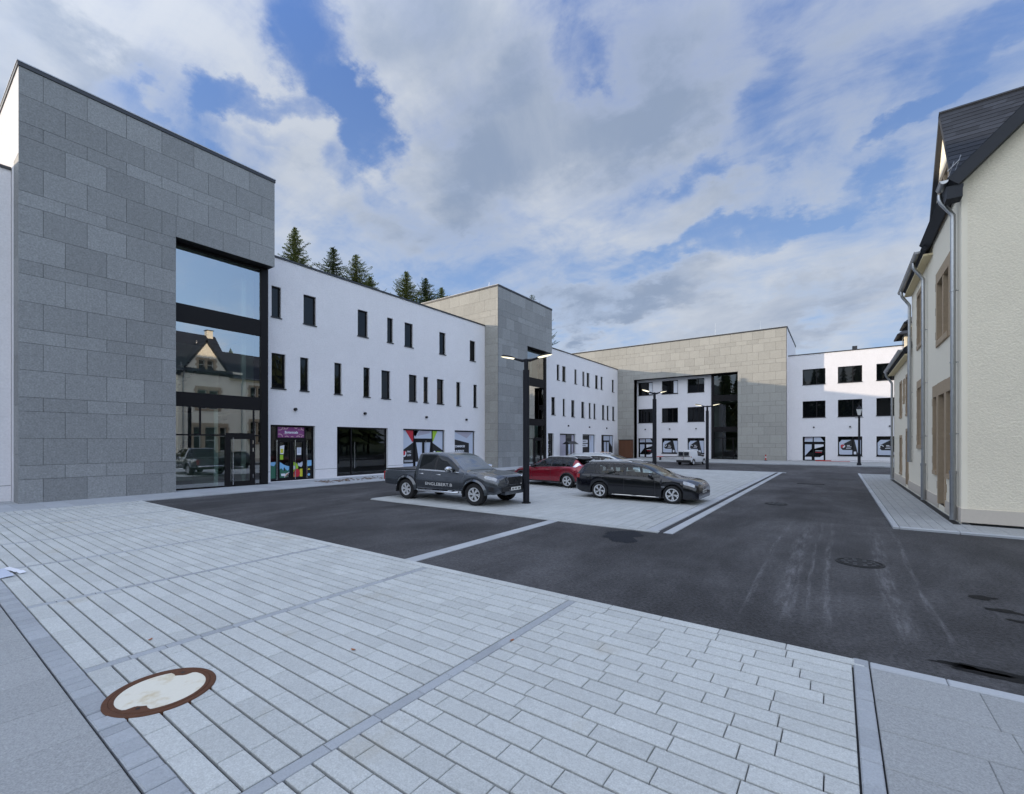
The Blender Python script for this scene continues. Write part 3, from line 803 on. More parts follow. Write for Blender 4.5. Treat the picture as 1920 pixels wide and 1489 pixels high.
def pull(o, F, u, z0, z1, depth):
    h = MB(); h.tube([F(u, z0, -depth + .09), F(u, z1, -depth + .09)], .016, CHROME, n=8)
    for z in (z0 + .15, z1 - .15): h.tube([F(u, z, -depth + .0), F(u, z, -depth + .09)], .011, CHROME, n=6)
    return h.build('handle', o, smooth=40)
UP1 = [(11.18, 11.64), (12.81, 13.50), (16.07, 16.76), (18.17, 18.62), (19.55, 20.25), (22.65, 23.27), (25.86, 26.5)]
MID1 = [(11.18, 11.86), (12.63, 13.08), (14.58, 15.03), (16.46, 16.9), (17.74, 18.40), (19.91, 20.58), (21.18, 21.60), (22.42, 23.07), (24.38, 24.82), (26.28, 26.70)]
w1, F1 = white_wing(10.68, 27.64, 'long white rendered wing with scattered narrow windows and shopfronts, behind the grey pickup', UP1, MID1,
                    [(11.13, 13.45, .06), (14.74, 18.23, .10), (19.44, 23.22, .06), (24.2, 26.48, .06)], [12.35, 16.53, 21.4, 25.43], 'near')
D = 0.15
# shop 1: double door with fruit pictures and a purple name board
s = shopfront(w1, F1, 11.13, 13.45, .06, 2.85, bars=(11.52, 12.98), transom=(11.55, 12.95, 2.16), name='shop_door')
for a, b in ((11.56, 12.24), (12.26, 12.94)): door_leaf(s, F1, a, b, .08, 2.09, D, True)
pull(s, F1, 11.47, .12, 2.1, D); pull(s, F1, 12.40, .12, 2.1, D); pull(s, F1, 13.03, .12, 2.1, D)
gm = MB(); FG = lambda u, z, d: F1(u, z, d - D - .03)
film(gm, FG, [(PURPLE, [(11.56, 2.23), (12.94, 2.23), (12.94, 2.75), (11.56, 2.75)])], .006)
def ring(mb, F, cu, cz, r, w, mat, d, a0=0, a1=360, clip=None):
    n = 22; P = []
    for i in range(n):
        t0, t1_ = R(a0 + (a1 - a0) * i / n), R(a0 + (a1 - a0) * (i + 1) / n)
        q = [(cu + rr * math.cos(t), cz + rr * math.sin(t)) for rr, t in ((r, t0), (r, t1_), (r - w, t1_), (r - w, t0))]
        if clip and any(not (clip[0] <= u <= clip[1] and clip[2] <= z <= clip[3]) for u, z in q): continue
        mb.poly([F(u, z, d) for u, z in q], mat)
PINK = M('pink_film', (0.62, 0.42, 0.42), 0.5)
cl = (11.57, 12.93, 2.235, 2.745)
for cu, cz, r in ((11.66, 2.74, .16), (11.98, 2.77, .13), (11.66, 2.26, .16), (12.02, 2.20, .12), (12.30, 2.19, .11), (12.62, 2.20, .13), (12.88, 2.24, .11), (12.90, 2.74, .14), (12.5, 2.78, .1)):
    ring(gm, FG, cu, cz, r, .035, PINK, .009, clip=cl)
gm.text('Botanicals', .17, lambda x, y: FG(12.26 + x, 2.44 + y, .010), WHITE, bold=.006, sx=1.0)
film(gm, FG, [(PINK, [(11.75, 2.64), (11.95, 2.64), (11.95, 2.66), (11.75, 2.66)]), (PINK, [(12.6, 2.62), (12.8, 2.62), (12.8, 2.64), (12.6, 2.64)]), (PINK, [(11.85, 2.40), (12.03, 2.40), (12.03, 2.42), (11.85, 2.42)]), (PINK, [(12.66, 2.39), (12.84, 2.39), (12.84, 2.41), (12.66, 2.41)])], .009)
gm.build('name_board', s)
fm = MB()
def disc(mb, F, cu, cz, r, mat, d, n=24, a0=0, a1=360, sz=1.0): mb.poly([F(cu + r * math.cos(R(a0 + (a1 - a0) * i / n)), cz + sz * r * math.sin(R(a0 + (a1 - a0) * i / n)), d) for i in range(n + (a1 - a0 < 360))], mat)
film(fm, FG, [(SKYF, [(11.65, .45), (12.15, .45), (12.15, .78), (12.02, .80), (11.85, .88), (11.72, .98), (11.65, 1.0)]),
              (FOREST, [(11.65, .21), (12.0, .21), (12.12, .45), (12.15, .62), (12.05, .55), (11.95, .66), (11.85, .58), (11.74, .70), (11.65, .62)]),
              (FOREST, [(11.2, .2), (11.46, .2), (11.46, .9), (11.38, .78), (11.2, .86)]), (SKYF, [(11.2, .86), (11.38, .80), (11.46, .92), (11.46, 1.02), (11.2, 1.0)]),
              (INK, [(11.86, .55), (11.93, .55), (11.93, .68), (11.90, .74), (11.86, .68)]), (WHITE, [(11.75, .30), (11.92, .30), (11.95, .42), (11.72, .42)])], .006)
disc(fm, FG, 12.15, .22, .25, ORANGE, .010, a0=90, a1=180); ring(fm, FG, 12.15, .22, .25, .03, WHITE, .012, 90, 180)
for a in (105, 130, 155): fm.poly([FG(12.14 + .03 * math.cos(R(a)), .23 + .03 * math.sin(R(a)), .013), FG(12.15 + .21 * math.cos(R(a - 1.5)), .22 + .21 * math.sin(R(a - 1.5)), .013), FG(12.15 + .21 * math.cos(R(a + 1.5)), .22 + .21 * math.sin(R(a + 1.5)), .013)], WHITE)
disc(fm, FG, 12.36, .72, .26, GREENF, .010, a0=-90, a1=90); disc(fm, FG, 12.36, .70, .10, WHITE, .012, a0=-90, a1=90)
disc(fm, FG, 12.55, .42, .17, REDF, .014, sz=1.25)
film(fm, FG, [(YELLOWF, [(12.70, .22), (12.86, .22), (12.86, .62), (12.70, .62)]), (ORANGE, [(12.36, .22), (12.46, .22), (12.46, .40), (12.36, .40)]), (PALEBLUE, [(12.60, .80), (12.70, .74), (12.80, .72), (12.86, .82), (12.86, 1.0), (12.76, .95), (12.66, .90), (12.60, .95)])], .010)
fm.build('window_picture', s); fm = MB()
film(fm, FG, [(SKYF, [(13.08, .72), (13.35, .76), (13.35, 1.05), (13.08, 1.05)]), (INK, [(13.06, .14), (13.36, .14), (13.36, .7), (13.06, .7)])], .006)
disc(fm, FG, 13.2, .55, .07, YELLOWF, .010, a0=0, a1=180); disc(fm, FG, 13.2, .30, .07, SKYF, .010)
fm.build('window_picture', s); fm = MB()
film(fm, FG, [(WHITE, [(12.55, 1.34), (12.78, 1.34), (12.78, 1.72), (12.55, 1.72)]), (PALEBLUE, [(12.58, 1.42), (12.75, 1.42), (12.75, 1.69), (12.58, 1.69)]), (GREENF, [(11.68, 1.12), (11.84, 1.12), (11.84, 1.36), (11.68, 1.36)]), (WHITE, [(11.68, 1.40), (11.86, 1.40), (11.90, 1.85), (11.68, 1.80)]), (YELLOWF, [(11.70, 1.45), (11.84, 1.45), (11.84, 1.66), (11.70, 1.66)])], .006)
fm.build('notice', s)
# shop 2: plain display window
s = shopfront(w1, F1, 14.74, 18.23, .10, 2.85, bars=(15.75,))
pull(s, F1, 15.95, .5, 2.0, D + .06)
# shop 3: double door dressed in white and black film
s = shopfront(w1, F1, 19.44, 23.22, .06, 2.85, bars=(20.45, 22.12), transom=(20.48, 22.09, 2.16), name='shop_door')
door_leaf(s, F1, 20.5, 21.28, .08, 2.1, D, True); door_leaf(s, F1, 21.3, 22.08, .08, 2.1, D, False)
pull(s, F1, 21.45, .3, 2.1, D)
gm = MB()
film(gm, FG, [(PALEBLUE, [(19.52, .1), (20.42, .1), (20.42, 2.76), (19.52, 2.76)]), (PALEBLUE, [(22.16, .1), (23.14, .1), (23.14, 2.76), (22.16, 2.76)]), (PALEBLUE, [(20.49, 2.24), (22.08, 2.24), (22.08, 2.76), (20.49, 2.76)])], .004)
film(gm, FG, [(LILAC, [(20.5, 2.75), (20.9, 2.75), (20.62, 2.35), (20.5, 2.45)]), (LILAC, [(20.75, 2.40), (21.9, 2.60), (21.9, 2.75), (20.98, 2.75)]), (REDF, [(19.75, 2.76), (20.42, 2.76), (20.42, 2.05), (20.34, 2.0)]), (GREENF, [(22.16, 2.76), (22.62, 2.76), (22.22, 2.05), (22.16, 2.05)]),
              (INK, [(19.52, .62), (19.52, 1.48), (20.42, 1.98), (20.42, .62)]), (INK, [(22.16, 1.95), (23.14, 1.42), (23.14, .62), (22.16, .62)]),
              (PALEBLUE, [(20.6, .22), (20.95, .22), (21.19, 1.0), (21.19, 1.98), (20.6, 1.98)]), (PALEBLUE, [(21.4, .22), (21.75, .22), (21.98, 1.98), (21.4, 1.98)]), (INK, [(20.6, .7), (20.92, .7), (20.66, 1.98), (20.6, 1.98)]), (INK, [(21.80, .7), (21.98, .7), (21.98, 1.98), (21.95, 1.98)])], .007)
film(gm, FG, [(REDF, [(19.56, 1.16), (19.80, 1.16), (19.80, 1.42), (19.56, 1.42)]), (WHITE, [(19.56, 1.06), (19.72, 1.06), (19.82, 1.16), (19.82, 1.38), (19.74, 1.38), (19.74, 1.20), (19.66, 1.14), (19.56, 1.14)]), (WHITE, [(19.66, .80), (20.36, .80), (20.36, .83), (19.66, .83)]), (WHITE, [(19.66, .72), (20.36, .72), (20.36, .75), (19.66, .75)])], .020)
gm.text('PMC', .17, lambda x, y: FG(19.90 + x, 1.32 + y, .022), WHITE, align='LEFT', bold=.004); gm.text('LUX', .17, lambda x, y: FG(19.90 + x, 1.10 + y, .022), WHITE, align='LEFT', bold=.004)
disc(gm, FG, 22.34, 1.30, .10, WHITE, .022, a0=0, a1=180); film(gm, FG, [(GREENF, [(22.55, 1.33), (23.05, 1.28), (23.05, 1.32), (22.55, 1.37)])], .022)
gm.build('window_film', s)
# shop 4
s = shopfront(w1, F1, 24.2, 26.48, .06, 2.85)
gm = MB()
film(gm, FG, [(PALEBLUE, [(24.28, .14), (26.4, .14), (26.4, 2.75), (24.28, 2.75)]), (LILAC, [(24.35, 2.74), (26.35, 2.74), (25.7, 2.28)]), (INK, [(24.28, .6), (24.28, 2.22), (25.95, 1.92), (25.95, .6)])], .005)
gm.text('COMMERCES', .20, lambda x, y: FG(24.34 + x, 1.62 + y, .016), WHITE, align='LEFT', bold=.008, sx=.98); gm.text('& BUREAUX', .20, lambda x, y: FG(24.34 + x, 1.28 + y, .016), WHITE, align='LEFT', bold=.008, sx=.98)
gm.build('window_film', s)
UP3 = [(38.85, 39.35), (39.94, 40.65), (42.54, 43.04), (44.36, 44.88), (45.39, 46.09), (47.55, 48.28), (49.01, 49.6), (52.26, 52.9)]
MID3 = [(37.82, 38.52), (40.05, 40.52), (41.84, 42.56), (44.11, 44.84), (45.91, 46.43), (47.13, 47.69), (49.4, 50.1), (50.76, 51.36), (52.37, 53.06)]
w3, F3 = white_wing(35.71, 54.3, 'white wing with narrow upright windows between second grey block and far pale stone block', UP3, MID3,
                    [(37.18, 38.24, .06), (39.44, 42.8, .10), (44.4, 47.58, .06), (49.22, 52.84, .06)], [41.13, 45.99, 50.6], 'far')
FG3 = lambda u, z, d: F3(u, z, d - D - .03)
s = shopfront(w3, F3, 37.18, 38.24, .06, 2.85, bars=(37.7,), name='shop_door')
gm = MB()
for i in range(9): disc(gm, FG3, 37.4 + .55 * rng.random(), .4 + 2.0 * i / 9, .05, WHITE, .006, n=10)
gm.build('window_film', s)
s = shopfront(w3, F3, 39.44, 42.8, .10, 2.85, bars=(41.0,))
gm = MB(); film(gm, FG3, [(LILAC, [(39.5, .2), (40.95, .2), (40.95, 2.72), (39.5, 2.72)]), (INK, [(41.05, .2), (42.2, .2), (42.2, 2.4), (41.05, 2.4)]), (PALEBLUE, [(41.5, .4), (41.95, .4), (41.95, 1.9), (41.5, 1.9)]), (LILAC, [(42.2, .2), (42.7, .2), (42.7, 2.72), (42.2, 2.72)])], .005); gm.build('window_film', s)
s = shopfront(w3, F3, 44.4, 47.58, .06, 2.85, bars=(46.3,))
gm = MB(); film(gm, FG3, [(INK, [(44.46, .1), (46.26, .1), (46.26, 2.74), (44.46, 2.74)]), (PALEBLUE, [(46.34, .1), (47.5, .1), (47.5, 2.74), (46.34, 2.74)]), (LILAC, [(46.5, 2.74), (46.9, 2.74), (46.7, 1.9)])], .005)
for z in (1.95, 1.5): film(gm, FG3, [(WHITE, [(44.5, z - .03), (45.95, z - .03), (45.95, z + .3), (44.5, z + .3)])], .010)
gm.text('COMMERCES', .21, lambda x, y: FG3(44.54 + x, 2.02 + y, .016), INK, align='LEFT', bold=.006, sx=.92); gm.text('& BUREAUX', .21, lambda x, y: FG3(44.54 + x, 1.57 + y, .016), INK, align='LEFT', bold=.006, sx=.92)
gm.build('window_film', s)
s = shopfront(w3, F3, 49.22, 52.84, .06, 2.85, bars=(50.1, 51.9), transom=(50.13, 51.87, 2.1), name='shop_door')
gm = MB(); film(gm, FG3, [(PALEBLUE, [(50.14, 2.2), (51.86, 2.2), (51.86, 2.74), (50.14, 2.74)]), (PALEBLUE, [(51.95, .3), (52.76, .3), (52.76, 2.74), (51.95, 2.74)]), (INK, [(49.3, .3), (50.06, .3), (50.06, 2.0), (49.3, 1.5)]), (PALEBLUE, [(50.3, .3), (50.9, .3), (50.9, 2.0), (50.3, 2.0)]), (PALEBLUE, [(51.1, .3), (51.7, .3), (51.7, 2.0), (51.1, 2.0)]), (INK, [(51.95, .3), (52.76, .3), (52.76, 1.4), (51.95, 1.95)])], .006); gm.build('window_film', s)
vp = MB(); vp.tube([(-24.6, 46.6, ZW), (-24.6, 46.6, ZW + .85)], .14, BLACK, n=10); vp.build('vent_pipe', w3)
vp = MB(); vp.box(-25.6, -24.2, 49.2, 50.6, ZW, ZW + .55, COPING_L); vp.box(-25.7, -24.1, 49.1, 50.7, ZW + .55, ZW + .63, BLACK); vp.build('roof_light', w3)
vp = MB(); vp.box(-24.0, -22.95, 25.3, 26.2, ZW, ZW + .25, BLACK); vp.build('roof_hatch', w1)
rod(w1, -24.5, 20.6, ZW, ZW + .45)
w0, F0 = white_wing(-12, 2.60, 'edge of a white rendered wing at the extreme left border, beside the tall stone block', [(-3, -2.4)], [(-3, -2.4)], [], [], 'edge')

# ------------------------------------------------------------------ far stone block
YF, YR, ZF = 54.0, 55.0, 13.85
fb = thing('stone_block', 'broad pale stone block across the far end with recessed white wall and glass stair', 'building', (-16, YF, 0))
F = FY(YF)
core = MB(); core.box(-33, -20.3 + .03, YF + .035, 66, 0, 9.6, JOINT); core.box(-8.71 - .03, -4.24, YF + .035, 66, 0, 9.6, JOINT); core.box(-33, -4.24, YF + .035, 66, 9.63, ZF - .2, JOINT)
core.box(-20.3, -8.71, YF + .04, YR, 9.6, 9.628, BLACK); core.box(-4.235, -4.2, YF, 66, 0, ZF - .16, PLASTER); core.build('core', fb)
c = MB(); cladding(c, F, -33, -4.2, 0, ZF - .16, [(-20.3, -8.71, -1, 9.6)], STONE_WARM, 8, gap=.013, phase=1); c.build('stone_facing', fb)
c = MB()
for k in range(11): c.box(-20.3, -20.27, YF + .005, YR, k * .87, k * .87 + .86, STONE_WARM); c.box(-8.74, -8.71, YF + .005, YR, k * .87, k * .87 + .86, STONE_WARM)
c.build('stone_reveal', fb)
k = MB(); k.box(-33.03, -4.16, YF - .035, 66, ZF - .155, ZF - .03, COPING); k.box(-33.04, -4.14, YF - .05, 66, ZF - .03, ZF, COPING_L); k.build('coping', fb)
G = FY(YR)
colsF = [(-20.12, -18.28), (-17.2, -15.3), (-14.22, -12.36)]
rowsF = [(7.74, 9.34), (4.36, 6.06)]
ops = [(a, b, c_, d) for a, b in colsF for c_, d in rowsF] + [(-20.12, -18.28, .1, 2.47)] + [(a, b, .65, 2.47) for a, b in colsF[1:]]
w = MB(); wall(w, G, -20.27, -11.6, 0, 9.62, ops, .16, PLASTER, REVEAL); w.build('recessed_wall', fb)
bk = MB(); bk.poly([G(-20.3, 0, -.4), G(-11.6, 0, -.4), G(-11.6, 9.6, -.4), G(-20.3, 9.6, -.4)], DARK_IN); bk.build('room_backing', fb)
for i, (a, b) in enumerate(colsF):
    for j, (c_, d) in enumerate(rowsF):
        window(fb, G, a, b, c_, d, .16, splits=(.62,) if j == 0 else (.33, .66), sashes=[(.72, .95)] if (j == 0 and i < 2) else ())
def film_window(t, G, a, b, z0, z1, kind):
    o = window(t, G, a, b, z0, z1, .16, splits=(.47,) if kind == 'door' else (.62,), sill=kind != 'door')
    FGg = lambda u, z, d: G(u, z, d - .16 - .04 + .006)
    w_ = b - a; U = lambda x: a + x * w_; Z = lambda y: z0 + y * (z1 - z0)
    m = MB()
    if kind == 'door':
        m.ubox(G, a + .06, b - .06, Z(.70), Z(.76), -.22, -.14, BLACK)
        film(m, FGg, [(PALEBLUE, [(U(.08), Z(.79)), (U(.95), Z(.79)), (U(.78), Z(.97)), (U(.10), Z(.97))]), (LILAC, [(U(.08), Z(.88)), (U(.5), Z(.93)), (U(.3), Z(.97)), (U(.10), Z(.97))]),
                      (PALEBLUE, [(U(.10), Z(.20)), (U(.40), Z(.50)), (U(.40), Z(.68)), (U(.10), Z(.68))]), (WHITE, [(U(.10), Z(.04)), (U(.40), Z(.04)), (U(.40), Z(.16)), (U(.10), Z(.16))]),
                      (WHITE, [(U(.53), Z(.50)), (U(.92), Z(.60)), (U(.92), Z(.68)), (U(.53), Z(.68))]), (WHITE, [(U(.53), Z(.04)), (U(.92), Z(.04)), (U(.92), Z(.24)), (U(.75), Z(.15)), (U(.53), Z(.15))]),
                      (WHITE, [(U(.56), Z(.40)), (U(.86), Z(.40)), (U(.86), Z(.42)), (U(.56), Z(.42))]), (REDF, [(U(.56), Z(.34)), (U(.84), Z(.34)), (U(.84), Z(.36)), (U(.56), Z(.36))])])
    else:
        film(m, FGg, [(PALEBLUE, [(U(.05), Z(.09)), (U(.10), Z(.06)), (U(.95), Z(.06)), (U(.95), Z(.82)), (U(.16), Z(.82)), (U(.05), Z(.68))]),
                      (INK, [(U(.12), Z(.40)), (U(.12), Z(.54)), (U(.58), Z(.84)), (U(.68), Z(.84)), (U(.84), Z(.06)), (U(.60), Z(.06)), (U(.60), Z(.30)), (U(.20), Z(.30))]),
                      (WHITE, [(U(.66), Z(.08)), (U(.76), Z(.08)), (U(.76), Z(.22)), (U(.66), Z(.22))]),
                      (WHITE, [(U(.34), Z(.38)), (U(.54), Z(.38)), (U(.54), Z(.405)), (U(.34), Z(.405))]), (WHITE, [(U(.38), Z(.52)), (U(.50), Z(.52)), (U(.50), Z(.55)), (U(.38), Z(.55))]), (WHITE, [(U(.38), Z(.455)), (U(.56), Z(.455)), (U(.56), Z(.48)), (U(.38), Z(.48))])])
        if kind == 'leaf':
            disc(m, FGg, U(.20), Z(.51), .14, WHITE, .03, n=14, a0=150, a1=300); disc(m, FGg, U(.22), Z(.51), .13, PALEBLUE, .033, n=14, a0=-60, a1=80)
        elif kind == 'shield':
            disc(m, FGg, U(.20), Z(.50), .17, REDF, .03, n=14, a0=90, a1=270); disc(m, FGg, U(.21), Z(.50), .17, WHITE, .03, n=14, a0=-90, a1=90); disc(m, FGg, U(.24), Z(.53), .07, REDF, .034, n=10)
        else:
            ring(m, FGg, U(.20), Z(.48), .16, .06, WHITE, .03, 0, 180); film(m, FGg, [(WHITE, [(U(.20) - .16, Z(.40)), (U(.20) - .10, Z(.40)), (U(.20) - .10, Z(.48)), (U(.20) - .16, Z(.48))])], .031)
    m.build('window_film', o)
film_window(fb, G, -20.12, -18.28, .1, 2.47, 'door'); film_window(fb, G, -17.2, -15.3, .65, 2.47, 'leaf'); film_window(fb, G, -14.22, -12.36, .65, 2.47, 'arch')
for x in (-19.2, -16.25, -13.25): wall_light(fb, G, x, 3.55)
fr = MB(); fr.ubox(G, -11.6, -11.33, .1, 9.6, -.2, .1, BLACK)
for a, b in ((3.14, 3.7), (6.57, 7.25)): fr.ubox(G, -11.33, -8.75, a, b, -.06, .06, BLACK)
fr.ubox(G, -11.33, -8.75, 9.45, 9.6, -.06, .06, BLACK); fr.ubox(G, -11.33, -8.75, .1, .2, -.06, .06, BLACK); fr.ubox(G, -8.83, -8.75, .2, 9.45, -.06, .06, BLACK)
fr.ubox(G, -10.45, -10.35, .2, 2.4, -.05, .05, BLACK); fr.ubox(G, -9.4, -9.3, .2, 2.4, -.05, .05, BLACK); fr.ubox(G, -11.33, -8.83, 2.4, 2.47, -.05, .04, BLACK)
fr.build('glazing_frame', fb)
for a, b in ((7.25, 9.45), (3.7, 6.57), (2.47, 3.14), (.2, 2.4)):
    g = MB(); g.poly([G(-11.33, a, 0), G(-8.83, a, 0), G(-8.83, b, 0), G(-11.33, b, 0)], SHOPGLASS); g.build('glass_panel', fb)
r = MB(); ya, yb = YR + .07, YR + 6
for x in (-11.55, -8.74): r.poly([(x, ya, .1), (x, yb, .1), (x, yb, 9.6), (x, ya, 9.6)], PLASTER_IN)
r.poly([(-11.55, yb, .1), (-8.74, yb, .1), (-8.74, yb, 9.6), (-11.55, yb, 9.6)], DARK_IN)
for z in (.12, 3.3, 6.8, 9.5): r.box(-11.5, -8.8, ya + .01, yb - .01, z - .12, z + .1, CONC)
r.build('stairwell', fb)
rod(fb, -11.5, 56.5, ZF, ZF + 1.9); rod(fb, -7.0, 57.5, ZF, ZF + 1.7); rod(fb, -4.9, 56, ZF, ZF + .5)
# ------------------------------------------------------------------ far white wing
YQ = 55.4
wr = thing('white_wing', 'half sunlit white wing with wide windows behind the old lantern post', 'building', (3, YQ, 0))
F = FY(YQ)
colsR = [(-2.91, -0.98), (0.04, 1.95), (3.02, 4.95), (6.1, 8.0)]
rowsR = [(7.85, 9.44), (4.5, 6.18)]
ops = [(a, b, c_, d) for a, b in colsR for c_, d in rowsR] + [(-2.91, -.98, .1, 2.55)] + [(a, b, .65, 2.55) for a, b in colsR[1:]]
w = MB(); wall(w, F, -4.2, 14, 0, 10.95, ops, .16, PLASTER, REVEAL); w.poly([(-4.2, YQ, 10.9), (14, YQ, 10.9), (14, 66, 10.9), (-4.2, 66, 10.9)], COPING); w.build('wall', wr)
bk = MB(); bk.poly([F(-4, 0, -.4), F(14, 0, -.4), F(14, 10.6, -.4), F(-4, 10.6, -.4)], DARK_IN); bk.build('room_backing', wr)
k = MB(); k.ubox(F, -4.2, 14, 10.95, 11.03, -.45, .05, COPING); k.build('coping', wr)
for a, b in colsR:
    for c_, d in rowsR: window(wr, F, a, b, c_, d, .16, splits=(.62,))
film_window(wr, F, -2.91, -.98, .1, 2.55, 'door'); film_window(wr, F, .04, 1.95, .65, 2.55, 'shield'); film_window(wr, F, 3.02, 4.95, .65, 2.55, 'arch'); film_window(wr, F, 6.1, 8.0, .65, 2.55, 'leaf')
for x in (-1.95, 1.0, 4.0): wall_light(wr, F, x, 3.5)
g = MB(); g.ubox(F, -.9, 14, .20, .215, 0, .003, JOINT); g.build('plinth_line', wr)
vp = MB(); vp.box(1.2, 1.6, 56.5, 56.9, 11.0, 11.55, COPING); vp.build('vent_pipe', wr)
# ------------------------------------------------------------------ old cream building on the right
XO = 2.4
ob = thing('old_house', 'old cream house with slate roofs and sandstone window surrounds along the right edge', 'building', (5, 20, 0))
F = FW(XO)
def stone_window(u0, u1, z0, z1, mull=(), sur=.16, depth=.24, door=False, label=None, lintel=0.0):
    """sandstone surround, deep reveal, white sashes; u0..z1 is the clear opening"""
    s = MB(); a, b, c, d = u0 - sur, u1 + sur, z0 - (0 if door else sur * .8), z1 + sur + lintel
    s.ubox(F, a, u0, c, d, -depth, .022, TAN); s.ubox(F, u1, b, c, d, -depth, .022, TAN)
    s.ubox(F, u0, u1, z1, d, -depth, .022, TAN)
    if not door: s.ubox(F, u0, u1, c, z0, -depth, .05, TAN)
    for m in mull: s.ubox(F, u0 + m * (u1 - u0) - .075, u0 + m * (u1 - u0) + .075, z0, z1, -depth, .012, TAN)
    h = (d - c)
    for zq in (c + h * .12, c + h * .45, c + h * .78):                              # quoin blocks
        s.ubox(F, a - .09, a, zq, zq + .22, -.03, .020, TAN); s.ubox(F, b, b + .09, zq, zq + .22, -.03, .020, TAN)
    o = s.build('window' if not door else 'door_surround', ob)
    if label: o['label'] = label
    lim = [u0] + [u0 + m * (u1 - u0) for m in mull] + [u1]
    for i, (p, q) in enumerate(zip(lim[:-1], lim[1:])):
        p += .075 if i else 0; q -= .075 if i < len(lim) - 2 else 0
        f = MB(); w_ = .06
        for k in ((p, p + w_, z0, z1), (q - w_, q, z0, z1), (p + w_, q - w_, z0, z0 + w_), (p + w_, q - w_, z1 - w_, z1)): f.ubox(F, *k, -depth - .04, -depth + .02, WFRAME)
        f.ubox(F, p + w_, q - w_, z0 + (z1 - z0) * .62 - .02, z0 + (z1 - z0) * .62 + .02, -depth - .04, -depth + .015, WFRAME)
        fo = f.build('sash', o)
    g = MB(); g.ubox(F, u0 + .01, u1 - .01, z0 + .01, z1 - .01, -depth - .03, -depth - .01, PANE); g.build('pane', o)
    return (a, b, c, d)
opsO = []
def sw_(*a, **k): opsO.append(stone_window(*a, **k))
sw_(16.55, 17.75, 8.25, 9.35, mull=(.5,), sur=.17)                                 # gable window
sw_(16.45, 18.15, 4.95, 6.65, mull=(.5,), sur=.2, lintel=.12)                        # first floor
opsG = []
a1 = stone_window(16.15, 16.75, 1.15, 3.35, sur=.15, lintel=.2); a2 = stone_window(17.05, 17.95, .22, 3.35, sur=.16, door=True, lintel=.2); a3 = stone_window(18.25, 18.8, 1.15, 3.35, sur=.15, lintel=.2)
opsO += [a1, a2, a3]
sw_(20.9, 22.2, 5.5, 7.3, mull=(.5,), sur=.17); sw_(20.9, 22.2, 1.9, 3.95, mull=(.5,), sur=.17, lintel=.1)
sw_(25.0, 25.6, .2, 2.45, sur=.12, door=True); sw_(25.0, 25.6, 3.2, 4.75, sur=.12); sw_(26.25, 26.5, 3.75, 4.7, sur=.08); sw_(27.3, 28.0, 3.2, 4.7, sur=.12); sw_(27.3, 28.0, .6, 2.2, sur=.12)
w = MB()
YA, YB, YCc, YD = 15.0, 20.2, 23.9, 30.8
ZA, ZB, ZC = 8.55, 8.1, 5.75
wall(w, F, YA, YB, 0, ZA, [o[:4] for o in opsO], .05, CREAM_S, TAN)
wall(w, F, YB, YCc, 0, ZB, [o[:4] for o in opsO], .05, CREAM_S, TAN)
wall(w, F, YCc, YD, 0, ZC, [o[:4] for o in opsO], .05, CREAM_S, TAN)
ga, gb, gp_, gz = 15.4, 18.9, 17.15, 11.0
def zs(y): return ZA + (gz - ZA) * (1 - abs(y - gp_) / (gp_ - ga))
oA, oB, oD = opsO[0][0], opsO[0][1], opsO[0][3]
w.poly([F(ga, ZA, 0), F(oA, ZA, 0), F(oA, zs(oA), 0)], CREAM_S); w.poly([F(oB, ZA, 0), F(gb, ZA, 0), F(oB, zs(oB), 0)], CREAM_S)
w.poly([F(oA, oD, 0), F(oB, oD, 0), F(oB, zs(oB), 0), F(gp_, gz, 0), F(oA, zs(oA), 0)], CREAM_S)
w.build('facade', ob)
RX, RZ = 6.15, 12.3                                                               # main ridge
e = MB(); e.prism([(XO + .003, YA - .006, .42), (9.9, YA - .006, .42), (9.9, YA - .006, 8.55), (RX, YA - .006, RZ - .05), (XO + .003, YA - .006, 8.5)], (0, .3, 0), CREAM); e.build('gable_wall', ob)
cq = MB(); cq.box(XO - .006, XO + .10, YA - .012, YA + .001, .42, 8.5, CREAM_S); cq.build('corner_strip', ob)
p = MB(); p.box(XO - .02, 9.9, YA - .03, YA + .001, .10, .42, PLINTH)
for ya, yb in ((YA, 16.98), (18.02, 24.85), (25.75, YD)): p.box(XO - .02, XO + .001, ya, yb, .10, .42, PLINTH)
p.build('plinth', ob)
def slab(mb, pts, t, mat):
    n = (Vector(pts[1]) - Vector(pts[0])).cross(Vector(pts[2]) - Vector(pts[0])).normalized()
    if n.z > 0: n = -n
    mb.prism(pts, tuple(n * t), mat)
def courses(mb, eL, eR, rR, rL, t):
    """slate roof plane made of overlapping courses from the eaves (eL,eR) up to the ridge (rR,rL)"""
    eL, eR, rR, rL = map(Vector, (eL, eR, rR, rL)); n = max(3, int((rL - eL).length / .17)); nn = (eR - eL).cross(rL - eL).normalized()
    if nn.z < 0: nn = -nn
    for i in range(n):
        a, b = i / n, (i + 1) / n
        p0, p1 = eL.lerp(rL, a), eR.lerp(rR, a); q0, q1 = eL.lerp(rL, b), eR.lerp(rR, b)
        m = max(1, int((p1 - p0).length / .36))
        for j in range(m):
            s0, s1 = j / m, (j + 1) / m
            if i % 2 and 0 < j: s0 = (j - .5) / m
            if i % 2 and j < m - 1: s1 = (j + .5) / m
            A, B, C, D_ = p0.lerp(p1, s0), p0.lerp(p1, s1), q0.lerp(q1, s1), q0.lerp(q1, s0)
            k = nn * .012; mb.prism([A + k, B + k, C + nn * .004, D_ + nn * .004], tuple(-nn * (.02)), SLATE)
OH = .28
rf = MB(); yv = YA - .28
